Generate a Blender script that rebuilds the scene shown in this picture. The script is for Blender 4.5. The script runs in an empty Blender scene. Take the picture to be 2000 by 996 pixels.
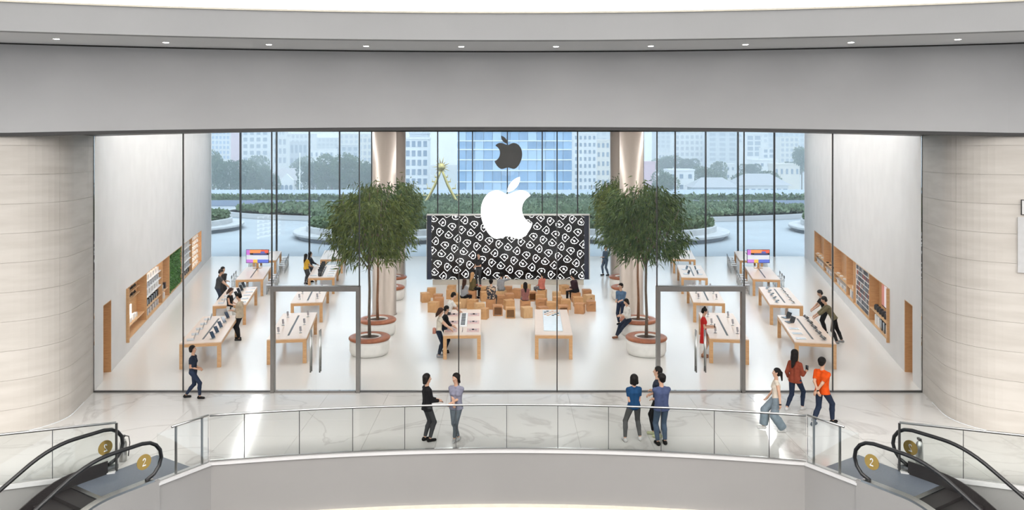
import bpy, math, random
import numpy as np
from mathutils import Vector, Matrix

# ------------------------------------------------------------------ camera, world, lights, exposure
SC = bpy.context.scene
COL = SC.collection
F, H, CX, HY = 1500.0, 7.3, 992.0, 296.0       # focal length in px (2000 px frame), eye height, principal column, horizon row
cam = bpy.data.cameras.new('camera'); camo = bpy.data.objects.new('camera', cam); COL.objects.link(camo)
cam.sensor_width = 36; cam.lens = 36 * F / 2000; cam.shift_x = (1000 - CX) / 2000; cam.shift_y = (HY - 498) / 2000
cam.clip_end = 3000
camo.location = (0, 0, H); camo.rotation_euler = (math.pi / 2, 0, 0)
SC.camera = camo
SC.view_settings.view_transform = 'Standard'; SC.view_settings.look = 'None'
SC.view_settings.gamma = 1; SC.view_settings.use_curve_mapping = False
SC.view_settings.exposure = 0.0
w = bpy.data.worlds.new('sky'); SC.world = w; w.use_nodes = True
bg = w.node_tree.nodes['Background']; bg.inputs[0].default_value = (0.76, 0.885, 1.0, 1); bg.inputs[1].default_value = 2.6
SC.cycles.use_denoising = True
SC.cycles.max_bounces = 8; SC.cycles.diffuse_bounces = 4; SC.cycles.glossy_bounces = 3
SC.cycles.transparent_max_bounces = 24; SC.cycles.caustics_reflective = False; SC.cycles.caustics_refractive = False
SC.cycles.sample_clamp_indirect = 6
STORE_LIGHT, COVE_LIGHT, ATRIUM_FILL, SPOT_W, HAZE = 46.0, 1.25, .74, 22, .0024
SUN = bpy.data.lights.new('sun', 'SUN'); SUN.energy = 1.2; SUN.angle = math.radians(40); SUN.color = (1, .97, .92)
suno = bpy.data.objects.new('sun', SUN); COL.objects.link(suno)
suno.location = (0, 120, 90); suno.rotation_euler = (math.radians(28), math.radians(12), 0)

rnd = random.Random(7)
PI = math.pi
S15, C15 = math.sin(math.radians(15)), math.cos(math.radians(15))

def P(x, y, z=0.0):                                # pixel -> point on the horizontal plane at height z
    Y = F * (H - z) / (y - HY)
    return Vector(((x - CX) * Y / F, Y, z))
def PX(x, y, Y):                                   # pixel -> point on the vertical plane at distance Y
    return Vector(((x - CX) * Y / F, Y, H - (y - HY) * Y / F))

# ------------------------------------------------------------------ materials
MATS = {}
def pm(name, c, rough=.5, c2=None, scale=6, metal=0, emit=0, bump=0, stretch=(1, 1, 1), spec=.5, lo=.35, hi=.65, detail=4):
    """Principled material, colour varied by a noise between c and c2."""
    if name in MATS: return MATS[name]
    m = bpy.data.materials.new(name); m.use_nodes = True
    nt = m.node_tree; b = nt.nodes['Principled BSDF']
    b.inputs['Roughness'].default_value = rough; b.inputs['Metallic'].default_value = metal
    b.inputs['Specular IOR Level'].default_value = spec
    if c2 is None: c2 = tuple(v * .93 for v in c)
    tc = nt.nodes.new('ShaderNodeTexCoord'); mp = nt.nodes.new('ShaderNodeMapping'); mp.inputs['Scale'].default_value = stretch
    nz = nt.nodes.new('ShaderNodeTexNoise'); nz.inputs['Scale'].default_value = scale; nz.inputs['Detail'].default_value = detail
    rp = nt.nodes.new('ShaderNodeValToRGB')
    rp.color_ramp.elements[0].position = lo; rp.color_ramp.elements[1].position = hi
    rp.color_ramp.elements[0].color = (*c, 1); rp.color_ramp.elements[1].color = (*c2, 1)
    L = nt.links.new
    L(tc.outputs['Object'], mp.inputs[0]); L(mp.outputs[0], nz.inputs['Vector']); L(nz.outputs['Fac'], rp.inputs[0])
    L(rp.outputs[0], b.inputs['Base Color'])
    if emit:
        L(rp.outputs[0], b.inputs['Emission Color']); b.inputs['Emission Strength'].default_value = emit
    if bump:
        bp = nt.nodes.new('ShaderNodeBump'); bp.inputs['Strength'].default_value = bump; bp.inputs['Distance'].default_value = .01
        L(nz.outputs['Fac'], bp.inputs['Height']); L(bp.outputs[0], b.inputs['Normal'])
    MATS[name] = m
    return m

def glass_mat(name, tint, ior=1.45):
    m = bpy.data.materials.new(name); m.use_nodes = True; nt = m.node_tree
    nt.nodes.remove(nt.nodes['Principled BSDF'])
    out = nt.nodes['Material Output']
    t = nt.nodes.new('ShaderNodeBsdfTransparent'); t.inputs[0].default_value = (*tint, 1)
    g = nt.nodes.new('ShaderNodeBsdfGlossy'); g.inputs['Roughness'].default_value = .02
    f = nt.nodes.new('ShaderNodeFresnel'); f.inputs['IOR'].default_value = ior
    mx = nt.nodes.new('ShaderNodeMixShader')
    nt.links.new(f.outputs[0], mx.inputs[0]); nt.links.new(t.outputs[0], mx.inputs[1]); nt.links.new(g.outputs[0], mx.inputs[2])
    nt.links.new(mx.outputs[0], out.inputs[0]); MATS[name] = m
    return m

def vein_mat(name, c, vein, scale=.55, rough=.08, width=.035, stretch=(1, 1, 1), spec=.5):
    """polished stone with thin wandering veins"""
    m = bpy.data.materials.new(name); m.use_nodes = True; nt = m.node_tree; b = nt.nodes['Principled BSDF']
    L = nt.links.new; N = nt.nodes.new
    tc = N('ShaderNodeTexCoord'); mp = N('ShaderNodeMapping'); mp.inputs['Scale'].default_value = stretch; L(tc.outputs['Object'], mp.inputs[0])
    n = N('ShaderNodeTexNoise'); n.inputs['Scale'].default_value = scale; n.inputs['Detail'].default_value = 7; n.inputs['Distortion'].default_value = 1.1
    L(mp.outputs[0], n.inputs['Vector'])
    s = N('ShaderNodeMath'); s.operation = 'SUBTRACT'; s.inputs[1].default_value = .5; L(n.outputs['Fac'], s.inputs[0])
    a = N('ShaderNodeMath'); a.operation = 'ABSOLUTE'; L(s.outputs[0], a.inputs[0])
    r = N('ShaderNodeValToRGB'); r.color_ramp.elements[0].position = 0; r.color_ramp.elements[0].color = (*vein, 1)
    r.color_ramp.elements[1].position = width; r.color_ramp.elements[1].color = (*c, 1); L(a.outputs[0], r.inputs[0])
    n2 = N('ShaderNodeTexNoise'); n2.inputs['Scale'].default_value = scale * .6; L(mp.outputs[0], n2.inputs['Vector'])
    mx = N('ShaderNodeMix'); mx.data_type = 'RGBA'; mx.inputs['A'].default_value = (*c, 1)
    L(n2.outputs['Fac'], mx.inputs['Factor']); L(r.outputs[0], mx.inputs['B']); L(mx.outputs['Result'], b.inputs['Base Color'])
    b.inputs['Roughness'].default_value = rough; b.inputs['Specular IOR Level'].default_value = spec
    MATS[name] = m
    return m

OAK = pm('oak', (.62, .36, .17), .45, (.50, .27, .115), 5, stretch=(1, 1, 9))
OAKX = pm('oak_pale', (.66, .42, .22), .5, (.56, .33, .16), 5, stretch=(9, 1, 1))
TOP = pm('table_top_wood', (.74, .60, .50), .28, (.69, .54, .44), 3, stretch=(1, 12, 1))
PLY = [pm('plywood_a', (.58, .33, .15), .5, (.47, .25, .10), 4, stretch=(1, 8, 1)), pm('plywood_b', (.50, .25, .11), .5, (.40, .19, .08), 4, stretch=(1, 8, 1)), pm('plywood_c', (.62, .40, .21), .5, (.53, .32, .15), 4, stretch=(8, 1, 1))]
WHITE = pm('white_plaster', (.74, .73, .725), .7, (.70, .69, .685), 1.2)
FASC = pm('grey_plaster', (.50, .50, .505), .75, (.455, .455, .46), .35, stretch=(1, 1, 1.5), detail=6)
SOFF = pm('soffit_paint', (.90, .90, .90), .8, (.88, .88, .88), .5); RINGM = pm('ring_paint', (.46, .46, .465), .8, (.44, .44, .445), .5)
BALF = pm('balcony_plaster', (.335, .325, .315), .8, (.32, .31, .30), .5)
CREAM = pm('cream_trim', (.86, .80, .68), .6)
BLACK = pm('black_metal', (.015, .014, .014), .4)
DGREY = pm('dark_steel', (.10, .10, .10), .35, metal=.7)
STEEL = pm('brushed_steel', (.52, .52, .51), .28, (.45, .45, .44), 40, metal=1, stretch=(1, 1, 30))
COLM = pm('satin_column_metal', (.42, .355, .305), .36, (.38, .32, .275), 3, metal=.35, stretch=(1, 1, .2))
STOREF = pm('store_terrazzo', (.78, .755, .72), .2, (.74, .715, .68), 30, spec=.5)
MARBLE = vein_mat('white_marble', (.76, .74, .71), (.50, .47, .45), .32, .11, .022)
STONE = pm('travertine', (.67, .63, .58), .55, (.595, .555, .505), 1.3, stretch=(.5, .5, 3.5), detail=6)
GROUT = pm('stone_joint', (.50, .465, .42), .9)
SLATE = pm('landing_plate_metal', (.17, .19, .23), .35, (.13, .15, .18), 60)
RUBBER = pm('handrail_rubber', (.012, .012, .013), .3)
STEPM = pm('escalator_step_metal', (.035, .03, .03), .45, (.02, .018, .018), 50)
GOLD = pm('gold_decal', (.45, .30, .08), .45, metal=.5)
PWHITE = pm('planter_white', (.80, .78, .74), .5)
LEATHER = pm('brown_leather', (.34, .115, .05), .4, (.26, .08, .035), 9, bump=.2)
SOIL = pm('soil', (.035, .02, .012), .9, (.06, .035, .02), 40)
BARK = pm('bark', (.16, .12, .09), .8, (.09, .065, .05), 14, stretch=(4, 4, 1), bump=.5)
BARK2 = pm('bark_brown', (.27, .13, .07), .8, (.17, .08, .04), 14, stretch=(4, 4, 1), bump=.5)
LEAF = [pm('leaf_a', (.035, .068, .014), .6, (.13, .16, .03), 5, spec=.2), pm('leaf_b', (.018, .048, .018), .6, (.08, .125, .028), 5, spec=.2), pm('leaf_c', (.026, .06, .022), .6, (.10, .14, .035), 5, spec=.2)]
SCREEN = pm('screen_black', (.004, .004, .006), .12, (.006, .006, .009), 2)
SIDEB = pm('screen_side_navy', (.012, .02, .045), .3)
LINEW = pm('screen_white_line', (.9, .9, .9), .4, (.9, .9, .9), emit=.75)
LOGOW = pm('lit_sign_white', (1, 1, 1), .4, (1, 1, 1), emit=2.2)
LOGOD = pm('sign_back_grey', (.085, .08, .075), .5)
SILVER = pm('silver_device', (.55, .56, .58), .3, metal=.6)
DARKD = pm('dark_device', (.02, .022, .028), .2)
BLUED = pm('screen_blue_grey', (.05, .08, .13), .1)
WDEV = pm('white_device', (.86, .86, .86), .35)
GLS = glass_mat('clear_glass', (.985, .992, .992), 1.25)
GLB = glass_mat('window_glass', (.90, .95, .98), 1.35)
GLR = glass_mat('railing_glass', (.972, .984, .98), 1.33)
WARML = pm('downlight_glow', (1, .97, .92), .5, (1, .97, .92), emit=25)
PANELL = pm('ceiling_panel_glow', (1, .988, .975), .5, (1, .988, .975), emit=STORE_LIGHT)
ATRL = pm('atrium_fill_glow', (1, .99, .98), .5, (1, .99, .98), emit=ATRIUM_FILL)
COVEL = pm('cove_glow', (1, .985, .96), .5, (1, .985, .96), emit=COVE_LIGHT)

# ------------------------------------------------------------------ mesh helpers
class MB:
    def __init__(s): s.v = []; s.f = []; s.m = []; s.cur = 0
    def add(s, vs, fs):
        o = len(s.v); s.v += [tuple(p) for p in vs]; s.f += [tuple(i + o for i in f) for f in fs]; s.m += [s.cur] * len(fs); return s
    def box(s, x0, x1, y0, y1, z0, z1, fn=None):
        vs = [(x, y, z) for z in (z0, z1) for y in (y0, y1) for x in (x0, x1)]
        if fn: vs = [fn(*p) for p in vs]
        return s.add(vs, [(0, 2, 3, 1), (4, 5, 7, 6), (0, 1, 5, 4), (2, 6, 7, 3), (0, 4, 6, 2), (1, 3, 7, 5)])
    def cbox(s, x0, x1, y0, y1, z0, z1, c=.01):           # box with chamfered vertical and top edges
        a = [(x0 + c, y0), (x1 - c, y0), (x1, y0 + c), (x1, y1 - c), (x1 - c, y1), (x0 + c, y1), (x0, y1 - c), (x0, y0 + c)]
        b = [(x0 + 2*c, y0 + c), (x1 - 2*c, y0 + c), (x1 - c, y0 + 2*c), (x1 - c, y1 - 2*c), (x1 - 2*c, y1 - c), (x0 + 2*c, y1 - c), (x0 + c, y1 - 2*c), (x0 + c, y0 + 2*c)]
        vs = [(*p, z0) for p in a] + [(*p, z1 - c) for p in a] + [(*p, z1) for p in b]
        fs = [tuple(range(7, -1, -1)), tuple(range(16, 24))]
        for k in range(8):
            j = (k + 1) % 8
            fs += [(k, j, 8 + j, 8 + k), (8 + k, 8 + j, 16 + j, 16 + k)]
        return s.add(vs, fs)
    def tube(s, pts, r, n=8, cap=True, flat=1.0):
        pts = [Vector(p) for p in pts]; rr = r if isinstance(r, (list, tuple)) else [r] * len(pts)
        rings = []; prev = None
        for i, p in enumerate(pts):
            t = (pts[min(i + 1, len(pts) - 1)] - pts[max(i - 1, 0)]).normalized()
            if prev is None:
                a = Vector((0, 0, 1)) if abs(t.z) < .9 else Vector((1, 0, 0)); u = t.cross(a).normalized()
            else: u = (prev - t * prev.dot(t)).normalized()
            v = t.cross(u); prev = u
            rings.append([p + (u * math.cos(2 * PI * k / n) + v * math.sin(2 * PI * k / n) * flat) * rr[i] for k in range(n)])
        vs = [q for r_ in rings for q in r_]; fs = []
        for i in range(len(rings) - 1):
            for k in range(n):
                j = (k + 1) % n; fs.append((i * n + k, i * n + j, (i + 1) * n + j, (i + 1) * n + k))
        if cap: fs += [tuple(range(n - 1, -1, -1)), tuple((len(rings) - 1) * n + k for k in range(n))]
        return s.add(vs, fs)
    def lathe(s, prof, n=32, c=(0, 0, 0)):
        vs = [(c[0] + r * math.cos(2 * PI * k / n), c[1] + r * math.sin(2 * PI * k / n), c[2] + z) for r, z in prof for k in range(n)]; fs = []
        for i in range(len(prof) - 1):
            for k in range(n):
                j = (k + 1) % n; fs.append((i * n + k, i * n + j, (i + 1) * n + j, (i + 1) * n + k))
        if prof[0][0] > 1e-4: fs.append(tuple(range(n - 1, -1, -1)))
        if prof[-1][0] > 1e-4: fs.append(tuple((len(prof) - 1) * n + k for k in range(n)))
        return s.add(vs, fs)
    def ring(s, prof, n=32, c=(0, 0, 0)):                 # closed profile swept round the z axis
        m = len(prof); vs = [(c[0] + r * math.cos(2 * PI * k / n), c[1] + r * math.sin(2 * PI * k / n), c[2] + z) for r, z in prof for k in range(n)]
        fs = [(i * n + k, i * n + (k + 1) % n, ((i + 1) % m) * n + (k + 1) % n, ((i + 1) % m) * n + k) for i in range(m) for k in range(n)]
        return s.add(vs, fs)
    def prism(s, poly, z0, z1):                            # polygon in xy, extruded in z
        n = len(poly); vs = [(p[0], p[1], z0) for p in poly] + [(p[0], p[1], z1) for p in poly]
        return s.add(vs, [tuple(range(n - 1, -1, -1)), tuple(range(n, 2 * n))] + [(k, (k + 1) % n, n + (k + 1) % n, n + k) for k in range(n)])
    def sweep(s, path, prof, close_ends=True):             # path: xy polyline, prof: closed (offset to the right of travel, z) section
        pts = [Vector((p[0], p[1])) for p in path]; m = len(prof); vs = []
        for i, p in enumerate(pts):
            t = (pts[min(i + 1, len(pts) - 1)] - pts[max(i - 1, 0)]).normalized(); nrm = Vector((t.y, -t.x))
            zz = path[i][2] if len(path[i]) > 2 else 0
            vs += [(p.x + nrm.x * o, p.y + nrm.y * o, z + zz) for o, z in prof]
        fs = [(i * m + k, (i + 1) * m + k, (i + 1) * m + (k + 1) % m, i * m + (k + 1) % m) for i in range(len(pts) - 1) for k in range(m)]
        if close_ends: fs += [tuple(range(m)), tuple((len(pts) - 1) * m + k for k in range(m - 1, -1, -1))]
        return s.add(vs, fs)
    def mesh(s, name, mats, smooth=False):
        me = bpy.data.meshes.new(name); me.from_pydata(s.v, [], s.f)
        for m in (mats if isinstance(mats, (list, tuple)) else [mats]): me.materials.append(m)
        if any(s.m): me.polygons.foreach_set('material_index', s.m)
        if smooth: me.polygons.foreach_set('use_smooth', [True] * len(s.f))
        me.update(); return me

def link(name, data, parent=None, loc=(0, 0, 0), rz=0, scale=None, **props):
    o = bpy.data.objects.new(name, data); COL.objects.link(o)
    o.location = loc; o.rotation_euler = (0, 0, rz)
    if scale is not None: o.scale = scale if isinstance(scale, (tuple, list)) else (scale,) * 3
    if parent is not None: o.parent = parent
    for k, v in props.items(): o[k] = v
    return o
def thing(name, label, cat, loc=(0, 0, 0), rz=0, group=None, data=None, scale=None):
    o = link(name, data, None, loc, rz, scale); o['label'] = label; o['category'] = cat
    if group: o['group'] = group
    return o
def struct(name, label, cat, data=None, loc=(0, 0, 0)):
    o = link(name, data, None, loc); o['kind'] = 'structure'; o['label'] = label; o['category'] = cat
    return o
def spawn(kit, name, label, cat, loc, rz=0, group=None, scale=None):
    """kit: [(part, mesh, (x,y,z), rz, [sub-parts]), ...]; the meshes are shared by all copies"""
    t = thing(name, label, cat, loc, rz, group, scale=scale)
    for k in kit:
        o = link(k[0], k[1], t, k[2] if len(k) > 2 else (0, 0, 0), k[3] if len(k) > 3 else 0)
        for q in (k[4] if len(k) > 4 else []): link(q[0], q[1], o, q[2] if len(q) > 2 else (0, 0, 0), q[3] if len(q) > 3 else 0)
    return t

# ------------------------------------------------------------------ the setting
GY = 23.3; BY = 53.4; GX = 12.57; CEIL = 9.7
def wall_x(Y): return GX + math.tan(math.radians(15)) * (Y - GY)

def clip_cell(poly, x0, x1, y0, y1):
    def cut(ps, f, inter):
        out = []
        for i in range(len(ps)):
            a, b = ps[i - 1], ps[i]
            if f(b):
                if not f(a): out.append(inter(a, b))
                out.append(b)
            elif f(a): out.append(inter(a, b))
        return out
    def ix(v): return lambda a, b: (v, a[1] + (b[1] - a[1]) * (v - a[0]) / (b[0] - a[0]))
    def iy(v): return lambda a, b: (a[0] + (b[0] - a[0]) * (v - a[1]) / (b[1] - a[1]), v)
    for f, g in ((lambda p: p[0] >= x0, ix(x0)), (lambda p: p[0] <= x1, ix(x1)), (lambda p: p[1] >= y0, iy(y0)), (lambda p: p[1] <= y1, iy(y1))):
        poly = cut(poly, f, g)
        if len(poly) < 3: return []
    return poly
def area(p): return abs(sum(p[i - 1][0] * p[i][1] - p[i][0] * p[i - 1][1] for i in range(len(p)))) / 2

# store floor
sf = MB(); bx = wall_x(BY)
sf.prism([(-GX - .02, GY), (GX + .02, GY), (GX + .9, GY + .02), (bx + .9, BY), (-bx - .9, BY), (-GX - .9, GY + .02)], -.3, 0)
struct('floor_store', 'pale polished terrazzo floor inside the glass-fronted store', 'floor', sf.mesh('floor_store', STOREF))

# rail line: an arc round the atrium, then a straight return towards each escalator
RC, RR = -13.4, 32.15
def arc_pt(x, R=RR): return (x, RC + math.sqrt(R * R - x * x))
N_NEAR, N_FAR = Vector((7.72, 16.88)), Vector((8.97, 17.68))      # newel ends of the escalator, mirrored for the other one
D = Vector((-.54, -.84)).normalized()                              # downhill direction of the escalator at negative x
RAIL_SIDE = [(8.94, 17.5), (11.07, 16.74), (14.9, 15.37)]
STONE_PATH = [(12.57, 23.3), (12.1, 21.55)]
c0 = Vector((13.55, 21.15)); r0 = 1.45                             # rounded nose of the stone wall
for k in range(0, 13):
    a = math.radians(165 + k * (240 - 165) / 12); STONE_PATH.append((c0.x + r0 * math.cos(a), c0.y + r0 * math.sin(a)))
STONE_PATH = [STONE_PATH[0]] + STONE_PATH[2:]
e = STONE_PATH[-1]; STONE_PATH.append((e[0] + 14, e[1] - 8))

half = [(0, GY)] + STONE_PATH + [(25.5, 10.0)] + [RAIL_SIDE[2], RAIL_SIDE[1], RAIL_SIDE[0]] + [tuple(N_NEAR), (6.98, arc_pt(6.98)[1])] + [arc_pt(x) for x in (6, 5, 4, 3, 2, 1, 0)]
poly = half + [(-x, y) for x, y in half[::-1][1:-1]]
mf = MB(); mf.prism([(x, y) for x, y in poly][::-1], -.28, -.012)
mall = struct('floor_mall', 'white veined marble gallery floor between the store front and the glass railing', 'floor', mf.mesh('floor_mall', GROUT))
nx = 0
for i in range(-11, 11):
    for j in range(0, 8):
        x0, y0 = i * 1.8, 14.9 + j * 1.2
        c = clip_cell(poly, x0 + .003, x0 + 1.797, y0 + .003, min(y0 + 1.197, GY - .03))
        if len(c) >= 3 and area(c) > .02:
            t = MB(); t.prism(c, -.012, 0); link('tile', t.mesh('tile', MARBLE), mall)

# stone walls that round the two ends of the front: one slab at a time, joints recessed
def path_points(path, step=.08):
    out = [Vector(path[0])]; 
    for a, b in zip(path[:-1], path[1:]):
        a, b = Vector(a), Vector(b); n = max(1, int((b - a).length / step))
        out += [a + (b - a) * (k / n) for k in range(1, n + 1)]
    return out
def stone_wall(sx, name, label):
    pts = path_points(STONE_PATH); L = [0]
    for a, b in zip(pts[:-1], pts[1:]): L.append(L[-1] + (b - a).length)
    def at(s):
        s = min(max(s, 0), L[-1]); i = max(k for k in range(len(L)) if L[k] <= s + 1e-9); i = min(i, len(pts) - 2)
        return pts[i] + (pts[i + 1] - pts[i]) * ((s - L[i]) / (L[i + 1] - L[i]))
    def strip(s0, s1, z0, z1, off, th):
        n = max(2, int((s1 - s0) / .16) + 1); path = [at(s0 + (s1 - s0) * k / (n - 1)) for k in range(n)]
        b = MB(); b.sweep([(p.x * sx, p.y) for p in path], [(o * sx, z) for o, z in ((off, z0), (off, z1), (off - th, z1), (off - th, z0))])
        return b
    root = struct(name, label, 'wall', strip(0, L[-1], 0, CEIL, -.03, .3).mesh('wall', GROUT))
    cuts = [0, .55, 2.55, 4.55, 6.55, 8.55, L[-1]]
    zs = [0, .62] + [.62 + .76 * k for k in range(1, 10)] + [8.2]
    for a, b in zip(cuts[:-1], cuts[1:]):
        for z0, z1 in zip(zs[:-1], zs[1:]):
            link('stone_panel', strip(a + .003, b - .003, z0 + .003, z1 - .003, 0, .028).mesh('stone_panel', STONE, False), root)
# (sweep offsets are to the right of travel: travelling towards the viewer along the +x side, the gallery lies on the right)
stone_wall(1, 'wall_stone_right', 'rounded travertine wall beside the phone-case niche end of the glass front')
stone_wall(-1, 'wall_stone_left', 'rounded travertine wall beside the green-plant niche end of the glass front')

# plaster side walls of the store, splayed 15 degrees, with the display niche and door openings cut out
N0, N1, NZ0, NZ1 = 4.46, 25.7, .42, 2.36
D0, D1, DZ = 1.18, 2.25, 2.4
def W(side, u, v, z):                       # u along the wall from the glass, v into the wall
    return (side * (GX + u * S15 + v * C15), GY + u * C15 - v * S15, z)
def side_wall(side, name, label):
    us = [0, D0, D1, N0, N1, (BY - GY) / C15 + .1]; zs = [0, NZ0, NZ1, DZ, CEIL]
    def hole(i, j): return (i == 1 and j < 3) or (i == 3 and j == 1)
    b = MB(); vs = [W(side, u, 0, z) for z in zs for u in us]; vs2 = [W(side, u, .7, z) for z in zs for u in us]; n = len(us); K = len(vs)
    fs = []
    for i in range(n - 1):
        for j in range(len(zs) - 1):
            q = (j * n + i, j * n + i + 1, (j + 1) * n + i + 1, (j + 1) * n + i)
            fs.append(tuple(k + K for k in q))
            if not hole(i, j): fs.append(q)
            else:
                for (di, dj, e0, e1) in ((-1, 0, 0, 3), (1, 0, 1, 2), (0, -1, 0, 1), (0, 1, 3, 2)):
                    if j + dj >= 0 and not hole(i + di, j + dj): fs.append((q[e0], q[e1], q[e1] + K, q[e0] + K))
    b.add(vs + vs2, fs)
    return struct(name, label, 'wall', b.mesh(name, WHITE))
side_wall(-1, 'wall_left', 'tall white plaster side wall of the store with the green-plant display niche')
side_wall(1, 'wall_right', 'tall white plaster side wall of the store with the phone-case display niche')
def wbox(side, u0, u1, v0, v1, z0, z1, b=None):
    b = b or MB(); return b.box(u0, u1, v0, v1, z0, z1, lambda u, v, z: W(side, u, v, z))
for side, n in ((-1, 1), (1, 2)):
    d = struct('door_%d' % n, 'oak service door recessed in the white wall with the %s niche' % ('green-plant' if n == 1 else 'phone-case'), 'door')
    link('door_leaf', wbox(side, D0 + .04, D1 - .04, .32, .37, 0, DZ - .03).mesh('door_leaf', OAK), d)
    link('jamb', wbox(side, D1 - .035, D1, .004, .4, 0, DZ).mesh('jamb', OAK), d)
    link('jamb', wbox(side, D0, D0 + .035, .004, .4, 0, DZ).mesh('jamb', OAK), d)
    link('head_jamb', wbox(side, D0 + .035, D1 - .035, .004, .4, DZ - .03, DZ).mesh('head_jamb', OAK), d)
    link('pull_handle', wbox(side, D0 + .14, D0 + .17, .26, .32, .8, 1.5).mesh('pull_handle', STEEL), d)

# store ceiling with its light panels (above the view)
ce = MB(); ce.prism([(-GX - .5, GY - .2), (GX + .5, GY - .2), (bx + .5, BY + .2), (-bx - .5, BY + .2)], CEIL, CEIL + .2)
struct('ceiling', 'white store ceiling with long luminous strips', 'ceiling', ce.mesh('ceiling', WHITE))
for i, (xa, xb) in enumerate(((-11.2, -17.2), (-6.8, -10.4), (-2.3, -3.5), (2.3, 3.5), (6.8, 10.4), (11.2, 17.2))):
    t = thing('ceiling_light', 'long thin luminous strip set in the store ceiling', 'ceiling light', group='luminous panels of the store ceiling')
    for k in range(4):
        y0 = 25.2 + k * 7; ln = 6.6
        if 0 < i < 5:                                       # the inner strips stop short of the rear third
            if k == 3: continue
            ln = 3.4 if k == 2 else 6.6
        f0 = (y0 - 25.2) / 28; f1 = (y0 + ln - 25.2) / 28
        a0, a1 = xa + (xb - xa) * f0, xa + (xb - xa) * f1
        link('diffuser', MB().prism([(a0 - .09, y0), (a0 + .09, y0), (a1 + .09, y0 + ln), (a1 - .09, y0 + ln)], CEIL - .03, CEIL - .004).mesh('diffuser', PANELL), t)

# fascia over the glass front: upright band in plan an arc, its lower edge slightly arched
def fas_y(x, yc=21.3, R=52): q = min(abs(x), 13.4); return yc - R + math.sqrt(R * R - q * q) - .62 * (abs(x) - q)     # beyond the front it follows the stone wall
xs = [-27 + 54 * k / 80 for k in range(81)]
def zlow(x): return 7.985 - .215 * min(1, (x / 13.2) ** 2)
def band(fn_front, fn_back, z0, z1):
    b = MB(); vs = []
    for x in xs:
        yf, yb = fn_front(x), fn_back(x); a, c = (z0(x) if callable(z0) else z0), (z1(x) if callable(z1) else z1)
        vs += [(x, yf, a), (x, yf, c), (x, yb, c), (x, yb, a)]
    n = len(xs); fs = [(i * 4 + k, (i + 1) * 4 + k, (i + 1) * 4 + (k + 1) % 4, i * 4 + (k + 1) % 4) for i in range(n - 1) for k in range(4)]
    fs += [(0, 1, 2, 3), tuple((n - 1) * 4 + k for k in (3, 2, 1, 0))]
    return b.add(vs, fs)
struct('wall_fascia', 'smooth grey plaster band curving above the store front', 'wall', band(fas_y, lambda x: fas_y(x) + .25, zlow, 10.05).mesh('wall_fascia', FASC, False))
struct('trim_1', 'thin black metal edge along the lower rim of the plaster band', 'trim', band(lambda x: fas_y(x) + .015, lambda x: fas_y(x) + .3, lambda x: zlow(x) - .09, zlow).mesh('trim_1', BLACK))
struct('trim_5', 'soffit closing the gap between the plaster band and the glass', 'trim', band(lambda x: fas_y(x) + .3, lambda x: 23.6, lambda x: zlow(x) - .02, lambda x: zlow(x) + .1).mesh('trim_5', BLACK))
struct('trim_2', 'narrow dark shadow gap between the plaster band and the soffit', 'trim', band(lambda x: fas_y(x) + .03, lambda x: fas_y(x) + .25, 10.05, 10.09).mesh('trim_2', BLACK))
def ring2(x): return fas_y(x, 19.06, 46)
struct('ceiling_soffit', 'pale curved soffit with a row of small downlights', 'ceiling', band(ring2, lambda x: fas_y(x) + .3, 10.09, 10.35).mesh('ceiling_soffit', SOFF))
struct('wall_upper_ring', 'pale grey upstand ring over the soffit around the atrium', 'wall', band(lambda x: ring2(x) - .04, lambda x: ring2(x) + .2, 10.06, 10.72).mesh('wall_upper_ring', RINGM))
struct('trim_3', 'thin cream lip on the upper ring under the bright cove', 'trim', band(lambda x: ring2(x) - .07, lambda x: ring2(x) + .2, 10.72, 10.76).mesh('trim_3', CREAM))
cv = thing('cove_light', 'bright white luminous cove running above the soffit ring', 'cove light', data=band(lambda x: ring2(x) - 6.5, lambda x: ring2(x) + .2, 11.0, 11.05).mesh('cove_light', COVEL))
# downlights
dl_disc = MB().lathe([(.001, -.004), (.075, -.004), (.075, .0)], 20).mesh('lens', WARML)
dl_rim = MB().ring([(.075, -.008), (.095, -.008), (.095, .0), (.075, 0)], 20).mesh('rim', WHITE)
spot = bpy.data.lights.new('downlight', 'SPOT'); spot.energy = SPOT_W; spot.spot_size = math.radians(58); spot.spot_blend = .8; spot.color = (1, .9, .76); spot.shadow_soft_size = .08
for x, y in zip((110, 324, 525, 715, 901, 1086, 1271, 1456, 1662, 1871), (76, 83, 87, 90, 91, 91, 90, 87, 83, 77)):
    Y = F * (10.085 - H) / (HY - y); p = ((x - CX) * Y / F, Y, 10.088)
    t = thing('downlight', 'small round recessed downlight glowing in the curved soffit', 'downlight', p, group='downlights in the soffit ring')
    link('lens', dl_disc, t); link('rim', dl_rim, t)
    l = bpy.data.objects.new('downlight_lamp', spot); COL.objects.link(l); l.parent = t; l.location = (0, 0, -.03)
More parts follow.
